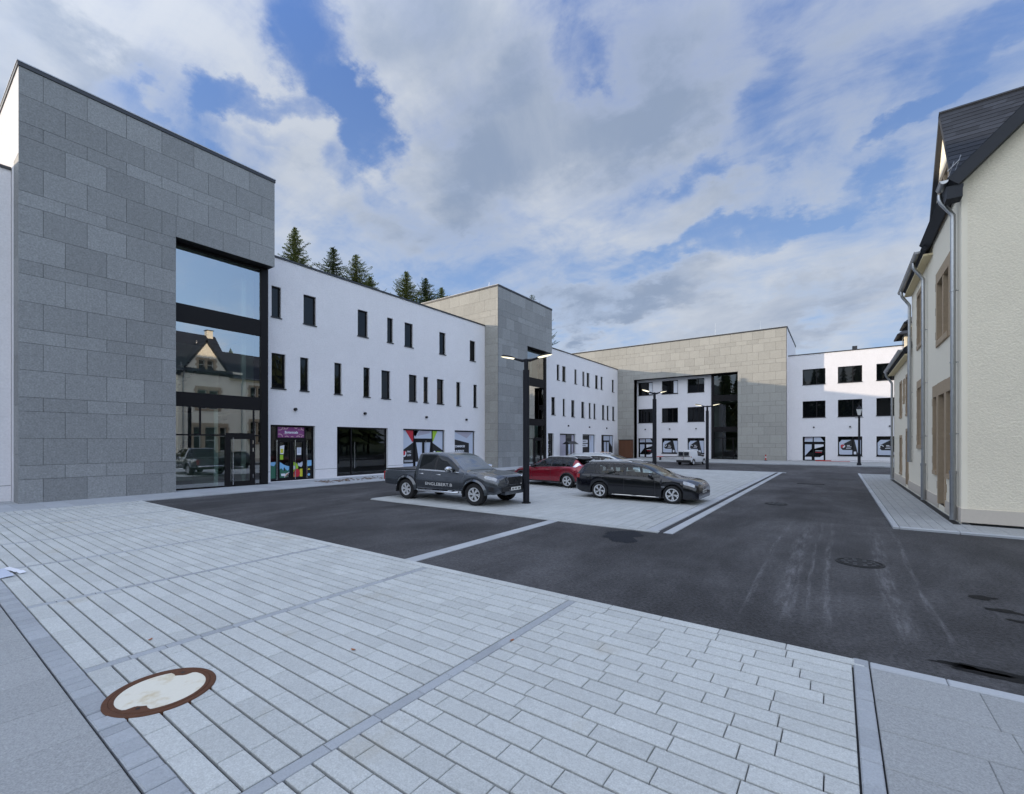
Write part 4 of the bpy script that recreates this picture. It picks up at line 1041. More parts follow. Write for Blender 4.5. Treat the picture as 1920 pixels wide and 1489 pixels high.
slab(rf, [(XO - OH, yv, 8.22), (XO - OH, 19.3, 8.22), (RX, 19.3, RZ), (RX, yv, RZ)], .26, SLATE_EDGE)
slab(rf, [(10.2, yv, 8.22), (10.2, 19.3, 8.22), (RX, 19.3, RZ), (RX, yv, RZ)], .26, SLATE_EDGE)
courses(rf, (XO - OH, yv, 8.23), (XO - OH, 19.3, 8.23), (RX, 19.3, RZ), (RX, yv, RZ), .02)
rf.poly([(RX, 19.3, RZ - .05), (XO, 19.3, 8.3), (10, 19.3, 8.3)], SLATE_EDGE)
rf.build('main_roof', ob)
cr = MB(); fx = XO - .11                                                             # cross gable roof
sl_ = (gz + .12 - ZA) / (gp_ - ga); fy0, fy1 = ga - .12, gb + .12
zf = gz + .12 - sl_ * (gp_ - fy0); zr = gz + .14
xr = XO - OH + (zr - 8.22) + .1; xe = XO - OH + (zf - 8.22) + .1
for sgn, fy in ((1, fy0), (-1, fy1)):
    slab(cr, [(fx, fy, zf), (xe, fy, zf), (xr, gp_, zr), (fx, gp_, zr)], .14, SLATE_EDGE)
    courses(cr, (fx, fy, zf + .01), (xe, fy, zf + .01), (xr, gp_, zr + .01), (fx, gp_, zr + .01), .02)
cr.build('gable_roof', ob)
rb = MB()
slab(rb, [(XO - .26, 18.95, 8.05), (XO - .26, YCc + .2, 8.05), (4.6, YCc + .2, 10.7), (4.6, 18.95, 10.7)], .14, SLATE_EDGE)
courses(rb, (XO - .26, 18.95, 8.06), (XO - .26, YCc + .2, 8.06), (4.6, YCc + .2, 10.7), (4.6, 18.95, 10.7), .02)
rb.prism([(XO + .05, YCc - .02, 5.0), (8, YCc - .02, 5.0), (8, YCc - .02, 8.0), (4.6, YCc - .02, 10.5), (XO + .05, YCc - .02, 7.95)], (0, .02, 0), CREAM_S)
slab(rb, [(8.5, 18.95, 7.6), (8.5, YCc + .2, 7.6), (4.6, YCc + .2, 10.7), (4.6, 18.95, 10.7)], .14, SLATE_EDGE)
rb.box(XO - .22, XO + .0, 19.0, YCc + .1, 7.80, 7.86, SOFFIT); rb.build('middle_roof', ob)
rc = MB()
slab(rc, [(XO - .26, YCc - .1, 5.72), (XO - .26, YD + .25, 5.72), (5.2, YD + .25, 8.5), (5.2, YCc - .1, 8.5)], .14, SLATE_EDGE)
courses(rc, (XO - .26, YCc - .1, 5.73), (XO - .26, YD + .25, 5.73), (5.2, YD + .25, 8.5), (5.2, YCc - .1, 8.5), .02)
slab(rc, [(8.2, YCc - .1, 5.72), (8.2, YD + .25, 5.72), (5.2, YD + .25, 8.5), (5.2, YCc - .1, 8.5)], .14, SLATE_EDGE)
rc.prism([(XO, YD - .02, 0), (8, YD - .02, 0), (8, YD - .02, 5.8), (5.2, YD - .02, 8.4), (XO, YD - .02, 5.75)], (0, .02, 0), CREAM_S)
rc.box(XO - .22, XO, YCc, YD + .2, 5.46, 5.52, SOFFIT); rc.build('low_roof', ob)
for yd in (25.9, 28.6):                                                             # dormers on the low roof
    d = MB(); xf = XO + .22
    d.box(xf, xf + 1.6, yd, yd + 1.2, 5.9, 7.2, CREAM_S); d.box(xf - .02, xf, yd + .2, yd + 1.0, 6.15, 7.0, PANE)
    do = d.build('dormer', ob)
    d = MB(); zt_, zr_ = 7.15, 7.75
    A, B, C, D_ = (xf - .3, yd - .25, zt_), (xf - .3, yd + 1.45, zt_), (xf + 2, yd + 1.45, zt_), (xf + 2, yd - .25, zt_); P, Q = (xf + .35, yd + .6, zr_), (xf + 2, yd + .6, zr_)
    for q in ((A, B, P), (B, C, Q, P), (D_, A, P, Q)): slab(d, list(q), .08, SLATE_EDGE)
    d.build('dormer_roof', do)
def gutter(y0, y1, x, z):
    g = MB(); n = 10; prof = [(math.cos(R(180 + 180 * i / n)) * .075, math.sin(R(180 + 180 * i / n)) * .075) for i in range(n + 1)]
    for (a, b), (c, d) in zip(prof[:-1], prof[1:]): g.poly([(x + a, y0, z + b), (x + a, y1, z + b), (x + c, y1, z + d), (x + c, y0, z + d)], ZINC)
    for y in (y0, y1): g.poly([(x + a, y, z + b) for a, b in prof], ZINC)
    g.tube([(x - .075, y0, z), (x - .075, y1, z)], .012, ZINC, n=6)
    return g.build('gutter', ob, smooth=50)
def downpipe(y, xg, zg, z0=.10, ztop=None):
    g = MB(); xp = XO - .10; r = .05; zt_ = zg - .75
    g.tube([(xg, y, zg - .04), (xg, y, zg - .16), (xg + .03, y, zg - .26), (xp - .05, y, zg - .52), (xp, y, zg - .62), (xp, y, zt_), (xp, y, 1.25)], r, ZINC, n=12)
    g.tube([(xp, y, 1.25), (xp, y, z0)], r + .014, ZINC, n=12); g.tube([(xp, y, 1.22), (xp, y, 1.30)], r + .024, ZINC, n=12)
    z = 2.2
    while z < zt_:
        g.tube([(xp, y, z - .015), (xp, y, z + .015)], r + .012, ZINC, n=12); g.tube([(xp, y, z), (XO + .01, y, z)], .010, ZINC, n=6); z += 1.75
    return g.build('downpipe', ob, smooth=40)
gutter(YA - .27, 15.25, XO - OH - .06, 8.20); gutter(19.15, YCc + .2, XO - .34, 8.02); gutter(YCc - .05, YD + .25, XO - .34, 5.70)
downpipe(15.33, XO - .34, 8.16); downpipe(20.08, XO - .34, 7.98); downpipe(23.6, XO - .34, 7.98, z0=6.1); downpipe(30.65, XO - .34, 5.66)
sb_ = MB(); sb_.box(XO - OH - .02, XO - .005, YA - .24, 15.25, 7.98, 8.05, SLATE_EDGE); sb_.box(XO - OH - .02, XO - .02, YA - .25, YA + .1, 7.75, 8.0, SLATE_EDGE); sb_.build('eaves_box', ob)
sg = MB()                                                                           # snow guard wires at the gable foot
for i in range(2): sg.tube([(XO - .2 + .12 * i, 15.2, 8.45 + .12 * i), (XO - .1 + .12 * i, 15.2, 8.8 + .12 * i)], .008, ZINC, n=5)
sg.tube([(XO - .22, 15.2, 8.6), (XO, 15.2, 8.82)], .008, ZINC, n=5); sg.build('snow_guard', ob)
rk = MB(); rk.box(3.9, 4.1, 16.9, 17.0, 11.12, 11.2, ZINC); rk.tube([(4, 16.95, 11.0), (4, 16.95, 11.25)], .04, ZINC, n=6); rk.build('roof_hook', ob)
ch = MB(); ch.box(RX - .3, RX + .3, 18.5, 19.0, 11.8, 12.75, CREAM_S); ch.box(RX - .35, RX + .35, 18.45, 19.05, 12.75, 12.83, SLATE_EDGE); ch.build('chimney', ob)
dg_ = MB(); dg_.box(XO - .16, XO - .03, YA - .1, YD, .039, .054, IRON); dg_.build('gravel_strip', ob)

# ------------------------------------------------------------------ conifers
def conifer_meshes(seed, H, dark):
    r = random.Random(seed); mat = NEEDLE_D if dark else NEEDLE
    tr = MB(); tr.tube([(0, 0, 0), (.05, 0, H * .5), (0, .04, H * .98)], [H * .016, H * .009, .02], BARK, n=7)
    cr_ = MB(); z = H * .10; k_ = 0; ang = r.uniform(0, 6); lean = [r.uniform(.7, 1.25) for _ in range(7)]
    while z < H * .992:
        ang += 2.399 + r.uniform(-.5, .5); k_ += 1
        dtop = H - z; Lm = min(.56 * dtop ** .90, H * .19) + .12
        L = Lm * r.uniform(.6, 1.3) * lean[int(ang / 6.2832 * 7) % 7]
        if r.random() < .10: L *= 1.25
        a = ang; droop = r.uniform(-.38, .22) * L; lift = r.uniform(.10, .40) * L
        ns = max(3, int(L / .26)); prev = None; D_ = Vector((math.cos(a), math.sin(a), 0)); side = Vector((-math.sin(a), math.cos(a), 0)); curve = r.uniform(-.25, .25)
        for s in range(ns + 1):
            q = s / ns; rr = L * q
            P = D_ * rr + side * (curve * rr * q) + Vector((0, 0, z + droop * q + lift * q * q))
            wd = (.16 + .34 * L * (1 - q) ** .8 * (.30 + q)) * .60
            for k in range(5):
                sd = 1 if k % 2 else -1
                if r.random() < .12: continue
                tip = P + side * sd * wd * r.uniform(.4, 1.4) + D_ * r.uniform(.1, .6) * wd + Vector((0, 0, r.uniform(-.34, .12)))
                w2 = r.uniform(.05, .15); off = Vector((math.cos(a), math.sin(a), r.uniform(-.5, .5))) * w2
                cr_.poly([P - off, P + off + Vector((0, 0, r.uniform(-.05, .05))), tip], mat)
            if prev is not None: cr_.poly([prev + side * .03, prev - side * .03, P], BARK)
            prev = P
        z += r.uniform(.02, .085) * H / 30 * (1.25 - .55 * (z / H))
    return tr, cr_
def conifer(x, y, z, H, seed, dark, label, group):
    t = thing('conifer', label, 'tree', (x, y, z), random.Random(seed).uniform(0, 6), group)
    a, b = conifer_meshes(seed, H, dark)
    a.build('trunk', t, local=True, smooth=60); b.build('crown', t, local=True, recalc=False)
    return t
GT = 'conifers rising behind the white wing'
TL = [(48.5, 45.0, 'broad light green spruce, leftmost and tallest of those rising behind the white roof', False),
      (57.0, 44.0, 'broad dark green spruce behind the white roof, second from the left', True),
      (62.7, 44.3, 'slender sparse spruce directly right of the broad dark spruce behind the white roof', False),
      (77.4, 45.0, 'light green spruce behind the roof, left neighbour of the dark pointed spruce', False),
      (83.9, 45.3, 'dark pointed spruce between a light green spruce and the smallest spruce tip', True),
      (89.8, 44.4, 'smallest spruce tip, directly left of the pale side of the second stone block', False)]
for i, (y, zt_, lab, dk_) in enumerate(TL):
    z0 = hz(-88, y) - .4; conifer(-88, y, z0, zt_ - z0, 31 + i, dk_, lab, GT)
z0 = hz(-88, 67) - .4; conifer(-88, 66.5, z0, 40.5 - z0, 58, False, 'short thin spruce top at the right foot of the left spruce trio', GT)
z0 = -.1; conifer(-95, 145.7, z0, 58.9, 41, True, 'tiny dark spruce tip peeking over the top edge of the second stone block', GT)
# woods round the square, seen only mirrored in the glass
def far_wood(name, label, n, seed, xr, yr, hr, ground_z):
    w_ = MB(); r = random.Random(seed)
    for i in range(n):
        x, y, H = r.uniform(*xr), r.uniform(*yr), r.uniform(*hr); z0 = ground_z(x, y); m = NEEDLE if r.random() < .6 else NEEDLE_D
        w_.tube([(x, y, z0 - .5), (x, y, z0 + H * .9)], [.2, .03], BARK, n=5, cap=False)
        lay = 12
        for k in range(lay):
            zc_ = z0 + H * (.12 + .88 * k / lay); rr = H * .21 * (1 - k / lay) ** .8 + .15; q = 9; a0 = r.uniform(0, 6)
            for j in range(q):
                a = a0 + 6.2832 * j / q; R1 = rr * r.uniform(.65, 1.2); a2 = a + .5
                w_.poly([(x, y, zc_ + H * .10), (x + R1 * math.cos(a), y + R1 * math.sin(a), zc_ + r.uniform(-.4, .2)), (x + rr * .7 * math.cos(a2), y + rr * .7 * math.sin(a2), zc_ + r.uniform(0, .4))], m)
    return tag(w_.build(name, recalc=False), label, 'woodland', kind='stuff')
far_wood('woodland', 'conifer wood behind the old cream house', 70, 5, (15, 45), (0, 60), (11, 17), lambda x, y: 0)
hb = MB(); gx = [-70 + 10 * i for i in range(24)]; gy = [-35 - 8 * i for i in range(12)]
def hz2(x, y): return 16 * smoothstep(-38, -95, y) + .8 * mnoise.noise(Vector((x * .05, y * .05, 3)))
for i in range(len(gx) - 1):
    for j in range(len(gy) - 1): hb.poly([(a, b, hz2(a, b) - .4) for a, b in ((gx[i], gy[j]), (gx[i + 1], gy[j]), (gx[i + 1], gy[j + 1]), (gx[i], gy[j + 1]))], GRASS)
tag(hb.build('hill', smooth=60), kind='structure')
far_wood('woodland', 'conifer wood on the slope facing the far stone block', 260, 6, (-65, 150), (-110, -42), (13, 20), hz2)
# ------------------------------------------------------------------ vehicles
def pchip(xs, ys, x):
    xs, ys = np.asarray(xs, float), np.asarray(ys, float); h = np.diff(xs); d = np.diff(ys) / h; m = np.zeros_like(ys)
    for i in range(1, len(xs) - 1):
        if d[i - 1] * d[i] > 0:
            w1_, w2_ = 2 * h[i] + h[i - 1], h[i] + 2 * h[i - 1]; m[i] = (w1_ + w2_) / (w1_ / d[i - 1] + w2_ / d[i])
    m[0], m[-1] = d[0], d[-1]
    x = np.clip(x, xs[0], xs[-1]); i = np.clip(np.searchsorted(xs, x) - 1, 0, len(xs) - 2)
    t = (x - xs[i]) / h[i]
    return (2 * t**3 - 3 * t**2 + 1) * ys[i] + (t**3 - 2 * t**2 + t) * h[i] * m[i] + (-2 * t**3 + 3 * t**2) * ys[i + 1] + (t**3 - t**2) * h[i] * m[i + 1]
def paint(name, col, metal=0.35, rough=0.32, coat=1.0): return M(name, col, rough, metal=metal, coat=coat)
class Loft:
    """car body skinned over cross-sections; control rows are (x, sill z, lower half width, belt z, belt half width, rail z, rail half width, top z)"""
    def __init__(s, ctrl, axles, R_arch, zw, extra=()):
        s.c = np.array(ctrl, float); s.ax = axles; s.R = R_arch; s.zw = zw
        xs = set(np.round(np.linspace(s.c[0, 0], s.c[-1, 0], 44), 4)) | {round(v, 4) for v in s.c[:, 0]} | {round(v, 4) for v in extra}
        for a in axles:
            for k in range(0, 17): xs.add(round(a - R_arch * math.cos(math.pi * k / 16), 4))
            xs |= {round(a - R_arch - .004, 4), round(a + R_arch + .004, 4)}
        xs = sorted(v for v in xs if s.c[0, 0] <= v <= s.c[-1, 0]); s.x = [xs[0]]
        keep = {round(v, 4) for v in extra} | {round(s.c[0, 0], 4), round(s.c[-1, 0], 4)}
        for v in xs[1:]:
            if v - s.x[-1] > .003 or v in keep: s.x.append(v)
    def sec(s, x):
        zb, wl_, zbe, wb, zr, wr_, zt = (float(pchip(s.c[:, 0], s.c[:, k], x)) for k in range(1, 8))
        z0 = zb
        for a in s.ax:
            dx = abs(x - a)
            if dx <= s.R: z0 = max(z0, s.zw + math.sqrt(max(0, s.R**2 - dx**2)))
        z0 = min(z0, zbe - .12); h = zbe - z0
        return [(wl_ * .86, z0 + .01), (wl_ * .975, z0), (wl_ * .995, z0 + .10 * h), (wl_ * 1.005, z0 + .45 * h), (wl_ * 1.0, z0 + .72 * h), (wb + (wl_ - wb) * .55, z0 + .88 * h), (wb, zbe),
                (wb + (wr_ - wb) * .07, zbe + (zr - zbe) * .07), (wb + (wr_ - wb) * .45 + .012, zbe + (zr - zbe) * .5), (wb + (wr_ - wb) * .92, zbe + (zr - zbe) * .93), (wr_, zr),
                (wr_ * .90, zr + (zt - zr) * .55), (wr_ * .55, zr + (zt - zr) * .92), (0, zt)]
    def pt(s, x, j, off=0.0, side=1):
        P = s.sec(x); i = min(int(j), len(P) - 2); t = j - i
        y = P[i][0] + (P[i + 1][0] - P[i][0]) * t; z = P[i][1] + (P[i + 1][1] - P[i][1]) * t
        if off:
            dy, dz = P[i + 1][0] - P[i][0], P[i + 1][1] - P[i][1]; L = math.hypot(dy, dz) or 1
            y += off * dz / L; z -= off * dy / L
        return (x, side * y, z)
def patch(L, x0, x1, j0, j1, mat, off=.005, side=1, n=6, nj=4, fx=0.0, skew=0.0):
    mb = MB(); g = []
    for a in range(n + 1):
        row = []
        for b in range(nj + 1):
            x = x0 + (x1 - x0) * a / n + skew * b / nj
            p = L.pt(x, j0 + (j1 - j0) * b / nj, off, side); row.append((p[0] + fx, p[1], p[2]))
        g.append(row)
    for a in range(n):
        for b in range(nj): mb.poly([g[a][b], g[a + 1][b], g[a + 1][b + 1], g[a][b + 1]], mat)
    return mb
def make_wheel(parent, x, y, r, w, rim_r, spokes, side, twist=.0, steer=0.0, pair=True):
    t = MB(); hw = w / 2
    prof = [(rim_r, -hw * .80), (rim_r + .02, -hw * .95), (r - .05, -hw), (r - .012, -hw * .85), (r, -hw * .6), (r, hw * .6), (r - .012, hw * .85), (r - .05, hw), (rim_r + .02, hw * .95), (rim_r, hw * .80)]
    t.lathe(prof, TYRE, axis='y', n=36); o = t.build('wheel', parent, local=True, smooth=35); o.location = (x, y, r); o.rotation_euler = (0, 0, steer)
    b = MB(); f = side * hw * .45; b.lathe([(0, f), (rim_r * .98, f)], DARKP, axis='y', n=30); b.build('brake_disc', o, local=True)
    m = MB(); fo = side * hw * .86; fi = side * hw * .55
    m.lathe([(rim_r + .004, fi), (rim_r + .004, fo), (rim_r - .022, fo), (rim_r - .03, fi)], RIM, axis='y', n=36, close=True)
    m.lathe([(0, fo * 1.02), (rim_r * .16, fo * 1.02), (rim_r * .20, fo * .85), (rim_r * .22, fi)], RIM, axis='y', n=20)
    for k in range(spokes):
        a = 6.2832 * k / spokes
        offs = ((-.11, .0), (.11, .0)) if pair else ((0, 0),)
        for (da, _) in offs:
            pts = []
            for q in (0, .5, 1):
                rr = rim_r * (.15 + .82 * q); an = a + da * (.6 + q) + twist * q; wd = rim_r * (.075 - .018 * q) * (1 if pair else 1.7)
                c, s_ = math.cos(an), math.sin(an); pts.append(((rr * c - wd * s_, rr * s_ + wd * c), (rr * c + wd * s_, rr * s_ - wd * c)))
            for (p0, p1), (q0, q1) in zip(pts[:-1], pts[1:]):
                m.prism([(p0[0], fo * .97, p0[1]), (p1[0], fo * .97, p1[1]), (q1[0], fo * .97, q1[1]), (q0[0], fo * .97, q0[1])], (0, -side * .03, 0), RIM)
    m.build('rim', o, local=True, smooth=40)
    return o
def make_car(name, label, cat, spec, body_mat, loc, rz, group=None):
    car = thing(name, label, cat, loc, rz, group)
    car.scale = spec.get('scale', (1, 1, 1))
    S = spec; seams = S.get('seams', []); panes = S['panes']; ws, rw = S['ws'], S['rw']; CG_ = S.get('glass', CARGLASS)
    extra = [v for p in panes for v in p] + [v for sx in seams for v in (sx - .006, sx + .006)] + list(ws) + list(rw or ())
    L = Loft(S['ctrl'], S['axles'], S['arch'], S['r'] * 1.0, extra)
    trim = S.get('pillar', DARKP); roofm = S.get('roof', body_mat); low = S.get('low', None)
    xs = L.x; P = [L.sec(x) for x in xs]; nj = len(P[0])
    V, idx = [], {}
    for i, x in enumerate(xs):
        for j, (y, z) in enumerate(P[i]):
            for sd in ((1, -1) if j < nj - 1 else (1,)): idx[i, j, sd] = len(V); V.append((x, sd * y, z))
        idx[i, nj - 1, -1] = idx[i, nj - 1, 1]
    groups = {}
    def add(k, f): groups.setdefault(k, []).append(f)
    g0, g1 = panes[0][0], panes[-1][1]
    for i in range(len(xs) - 1):
        xm = (xs[i] + xs[i + 1]) / 2
        for j in range(nj - 1):
            for sd in (1, -1):
                k = ('body', body_mat)
                gh = P[i][10][1] - P[i][6][1]
                if 7 <= j < 9 and gh > .05:
                    pn = [q for q, (a, b) in enumerate(panes) if a < xm < b]
                    if pn: k = (('side_window', pn[0], sd), CG_)
                    elif g0 < xm < g1: k = ('body', trim)
                elif j in (6,) and gh > .05 and g0 - .02 < xm < g1 + .02: k = ('body', S.get('belt_trim', trim))
                elif j == 9 and gh > .05 and g0 - .02 < xm < g1 + .02: k = ('body', S.get('rail_trim', trim))
                elif j >= 11 - (1 if False else 0) and ws[0] < xm < ws[1]: k = (('windshield', 0, 0), S.get('ws_glass', CG_))
                elif j >= 11 and rw and rw[0] < xm < rw[1]: k = (('rear_window', 0, 0), CG_)
                elif j >= 10 and (rw[1] if rw else S['ctrl'][0][0]) <= xm <= ws[0]: k = ('body', roofm)
                elif j <= 1 and low: k = ('body', low)
                for sx in seams:
                    if abs(xm - sx) < .0062 and 1 < j < 6: k = ('body', DARKP)
                add(k[0] if k[0] != 'body' else 'body', ((idx[i, j, sd], idx[i + 1, j, sd], idx[i + 1, j + 1, sd], idx[i, j + 1, sd]), k[1]))
    for e, i in ((0, 0), (1, len(xs) - 1)):
        for j in range(nj - 1): add('body', ((idx[i, j, 1], idx[i, j, -1], idx[i, j + 1, -1], idx[i, j + 1, 1]), low if (low and j < 2) else body_mat))
    for k, fs in groups.items():
        mb = MB(); mp = {}
        for f, m in fs:
            q = []
            for v in f:
                if v not in mp: mp[v] = len(mb.v); mb.v.append(V[v])
                if mp[v] not in q: q.append(mp[v])
            if len(q) > 2: mb.f.append(tuple(q)); mb.m.append(mb.mi(m))
        nm = k if isinstance(k, str) else k[0]
        mb.build(nm, car, local=True, smooth=38)
    wmax = max(c[2] for c in S['ctrl'])
    if 'seats' in S:
        for sx in S['seats']:
            for sy in (-.36, .36):
                m = MB(); m.prism([(sx - .25, sy - .23, .42), (sx + .27, sy - .23, .46), (sx + .27, sy - .23, .58), (sx - .12, sy - .23, .56), (sx - .30, sy - .20, 1.02), (sx - .42, sy - .20, 1.0)], (0, .45, 0), DARKP)
                m.box(sx - .42, sx - .31, sy - .11, sy + .13, 1.03, 1.20, DARKP); m.build('seat', car, local=True)
        m = MB(); m.box(S['seats'][0] + .62, S['seats'][0] + 1.1, -.70, .70, .55, .90, DARKP); m.build('dashboard', car, local=True)
        m = MB(); sx = S['seats'][0] + .50; m.tube([(sx + .08 * math.sin(t), .36 + .17 * math.cos(t), .88 + .16 * math.sin(t)) for t in [6.2832 * k / 16 for k in range(17)]], .015, DARKP, n=6, cap=False); m.build('steering_wheel', car, local=True)
    ub = MB(); x0, x1 = S['ctrl'][0][0] + .15, S['ctrl'][-1][0] - .25; zl = min(c[1] for c in S['ctrl'])
    ub.box(x0, x1, -wmax * .66, wmax * .66, zl + .02, zl + .45, DARKP)
    for a in S['axles']: ub.tube([(a, -wmax * .7, S['r']), (a, wmax * .7, S['r'])], .05, DARKP, n=8)
    ub.build('underbody', car, local=True)
    for a in S['axles']:                                                           # wheel arch liners and lips
        for sd in (1, -1):
            al = MB()
            for k in range(16):
                t0, t1_ = math.pi * k / 16, math.pi * (k + 1) / 16; q = S['arch'] + .002
                p = [(a + q * math.cos(t), S['r'] + q * math.sin(t)) for t in (t0, t1_)]
                al.poly([(p[0][0], sd * wmax * .97, p[0][1]), (p[1][0], sd * wmax * .97, p[1][1]), (p[1][0], sd * wmax * .6, p[1][1]), (p[0][0], sd * wmax * .6, p[0][1])], DARKP)
                if S.get('lip'):
                    q1, q2 = S['arch'] - .012, S['arch'] + S['lip']
                    yo = sd * (wmax + S.get('flare', .02))
                    c = [(a + r_ * math.cos(t), y_, S['r'] + r_ * math.sin(t)) for t in (t0, t1_) for r_, y_ in ((q1, yo), (q2, sd * (wmax - .015)))]
                    al.poly([c[0], c[1], c[3], c[2]], S['lip_mat'] or body_mat)
                    al.poly([c[0], c[2], (c[2][0], sd * wmax * .8, c[2][2]), (c[0][0], sd * wmax * .8, c[0][2])], DARKP)
            al.build('wheel_arch', car, local=True, smooth=40)
    for a in S['axles']:
        for sd in (1, -1): make_wheel(car, a, sd * (wmax - S['tw'] / 2 - S.get('inset', .0)), S['r'], S['tw'], S['rim'], S['spokes'], sd, S.get('twist', 0) * sd, 0.0, S.get('pair', True))
    for (x0, x1, j0, j1, mat, nm, sk) in S.get('patches', []):
        for sd in (1, -1): patch(L, x0, x1, j0, j1, mat, .006, sd, skew=sk).build(nm, car, local=True, smooth=40)
    for hx, hj in S.get('handles', []):
        for sd in (1, -1):
            p = L.pt(hx, hj, .0, sd); m = MB(); m.tube([(p[0] - .10, p[1] + sd * .008, p[2]), (p[0] - .06, p[1] + sd * .03, p[2]), (p[0] + .06, p[1] + sd * .03, p[2]), (p[0] + .10, p[1] + sd * .008, p[2])], .017, S.get('handle_mat', body_mat), n=8)
            m.build('door_handle', car, local=True, smooth=50)
    if 'mirror' in S:
        mx, mz, ms = S['mirror']
        for sd in (1, -1):
            p = L.pt(mx, 6, 0, sd); m = MB(); cy = p[1] + sd * .13 * ms
            m.lathe([(.0, -.10), (.055, -.095), (.085, -.04), (.09, .03), (.07, .085), (0, .10)], S.get('mirror_mat', body_mat), c=(0, 0, 0), axis='y', n=14)
            m.v = [(mx + v[0] * .75 * ms, cy + v[1] * 1.15 * ms, mz + v[2] * ms) for v in m.v]
            m.tube([(mx, p[1] - sd * .02, mz - .06), (mx, cy, mz - .03)], .025, DARKP, n=8); m.build('wing_mirror', car, local=True, smooth=50)
    return car, L
def roundel(mb, x, z, r, mat, y=0.0, sx=1):
    n = 20
    for i in range(n):
        t0, t1_ = 6.2832 * i / n, 6.2832 * (i + 1) / n
        mb.poly([(x, y + rr * math.cos(t), z + rr * math.sin(t)) for rr, t in ((r, t0), (r, t1_), (r * .78, t1_), (r * .78, t0))], mat)

# grey pickup
GREYP = paint('grey_metallic', (0.075, 0.085, 0.10), .5, .20)
zs_ = .96
PICK = dict(ws_glass=SCREENGLASS, scale=(.965, 1, .90), glass=TINTGLASS, axles=(0.0, 3.18), arch=.47, r=.385, tw=.26, rim=.235, spokes=6, twist=.18, lip=.075, flare=.035, lip_mat=None,
    ctrl=[(.47, .46, .88, 1.13, .875, 1.70, .66, 1.73), (.50, .46, .90, 1.14, .88, 1.72, .67, 1.77), (.62, .46, .905, 1.14, .885, 1.74, .68, 1.795), (1.2, .46, .91, 1.13, .885, 1.745, .68, 1.81), (1.75, .46, .91, 1.12, .885, 1.70, .67, 1.785),
          (2.05, .46, .91, 1.115, .885, 1.57, .715, 1.69), (2.45, .46, .91, 1.115, .885, 1.29, .80, 1.36), (2.68, .46, .915, 1.12, .88, 1.15, .845, 1.19), (2.80, .46, .92, 1.115, .865, 1.13, .80, 1.165), (3.3, .44, .92, 1.08, .84, 1.10, .70, 1.145), (3.75, .42, .905, 1.02, .82, 1.05, .68, 1.10),
          (3.95, .42, .895, .985, .81, 1.02, .68, 1.07), (4.05, .44, .85, .93, .77, .98, .62, 1.035), (4.11, .48, .78, .86, .69, .92, .56, .985)],
    panes=[(.66, 1.38), (1.46, 2.50)], ws=(1.84, 2.66), rw=None, seams=[.60, 1.41, 2.52], handles=[(.80, 4.6), (1.62, 4.6)], handle_mat=CHROME, mirror=(2.22, 1.22, 1.25), mirror_mat=CHROME, belt_trim=CHROME, rail_trim=GREYP,
    patches=[(3.58, 4.03, 4.7, 6.0, LAMPGLASS, 'headlight', .0), (3.78, 3.98, 2.3, 3.0, DARKP, 'fog_light', 0)])
truck, TLf = make_car('pickup_truck', 'dark grey double cab pickup with white lettering on its door', 'pickup truck', PICK, GREYP, (-12.22, 11.62, .028), R(0.5))
b = Loft([(-1.22, .58, .84, 1.02, .84, 1.075, .82, 1.08), (-1.18, .56, .88, 1.03, .865, 1.09, .83, 1.10), (-1.0, .54, .905, 1.045, .88, 1.10, .84, 1.11), (0, .50, .91, 1.06, .885, 1.105, .84, 1.115), (.44, .50, .905, 1.07, .88, 1.115, .84, 1.12)], (0.0,), .47, .385)
m = MB(); xs = b.x; nj = len(b.sec(xs[0]))
for i in range(len(xs) - 1):
    p, q = b.sec(xs[i]), b.sec(xs[i + 1])
    for j in range(nj - 1):
        for sd in (1, -1): m.poly([(xs[i], sd * p[j][0], p[j][1]), (xs[i + 1], sd * q[j][0], q[j][1]), (xs[i + 1], sd * q[j + 1][0], q[j + 1][1]), (xs[i], sd * p[j + 1][0], p[j + 1][1])], DARKP if j >= 10 else GREYP)
for e in (xs[0], xs[-1]):
    p = b.sec(e)
    for j in range(nj - 1): m.poly([(e, p[j][0], p[j][1]), (e, -p[j][0], p[j][1]), (e, -p[j + 1][0], p[j + 1][1]), (e, p[j + 1][0], p[j + 1][1])], GREYP)
bm_ = bmesh.new(); o = m.build('cargo_bed', truck, local=True, recalc=True); bm_.from_mesh(o.data); bmesh.ops.remove_doubles(bm_, verts=bm_.verts, dist=.0008); bmesh.ops.recalc_face_normals(bm_, faces=bm_.faces); bm_.to_mesh(o.data); bm_.free()
o.data.polygons.foreach_set('use_smooth', [True] * len(o.data.polygons)); o.data.set_sharp_from_angle(angle=R(38))
m = MB(); m.box(-1.16, .42, -.83, .83, 1.112, 1.15, DARKP); m.build('bed_cover', truck, local=True)
m = MB()
for sd in (1, -1): m.box(.45, .468, -.86, .86, .55, 1.1, DARKP)
m.build('cab_gap', truck, local=True)
for sd in (1, -1):
    m = MB(); m.box(-1.245, -1.08, sd * .80 - .075, sd * .80 + .095 if sd > 0 else sd * .80 + .075, .70, 1.03, REDLAMP)
    m.v = [(x, max(-.885, min(.885, y)), z) for x, y, z in m.v]; m.build('tail_light', truck, local=True)
    m = MB(); m.tube([(.62, sd * .93, .42), (.70, sd * .97, .40), (2.45, sd * .97, .40), (2.55, sd * .93, .42)], .038, CHROME, n=10)
    for xq in (.9, 2.2): m.tube([(xq, sd * .95, .40), (xq, sd * .7, .46)], .02, DARKP, n=6)
    m.build('side_step', truck, local=True, smooth=50)
    m = MB(); m.box(-.55, -.50, sd * .70, sd * .90, .26, .62, DARKP); m.box(2.66, 2.70, sd * .70, sd * .90, .26, .55, DARKP); m.build('mud_flap', truck, local=True)
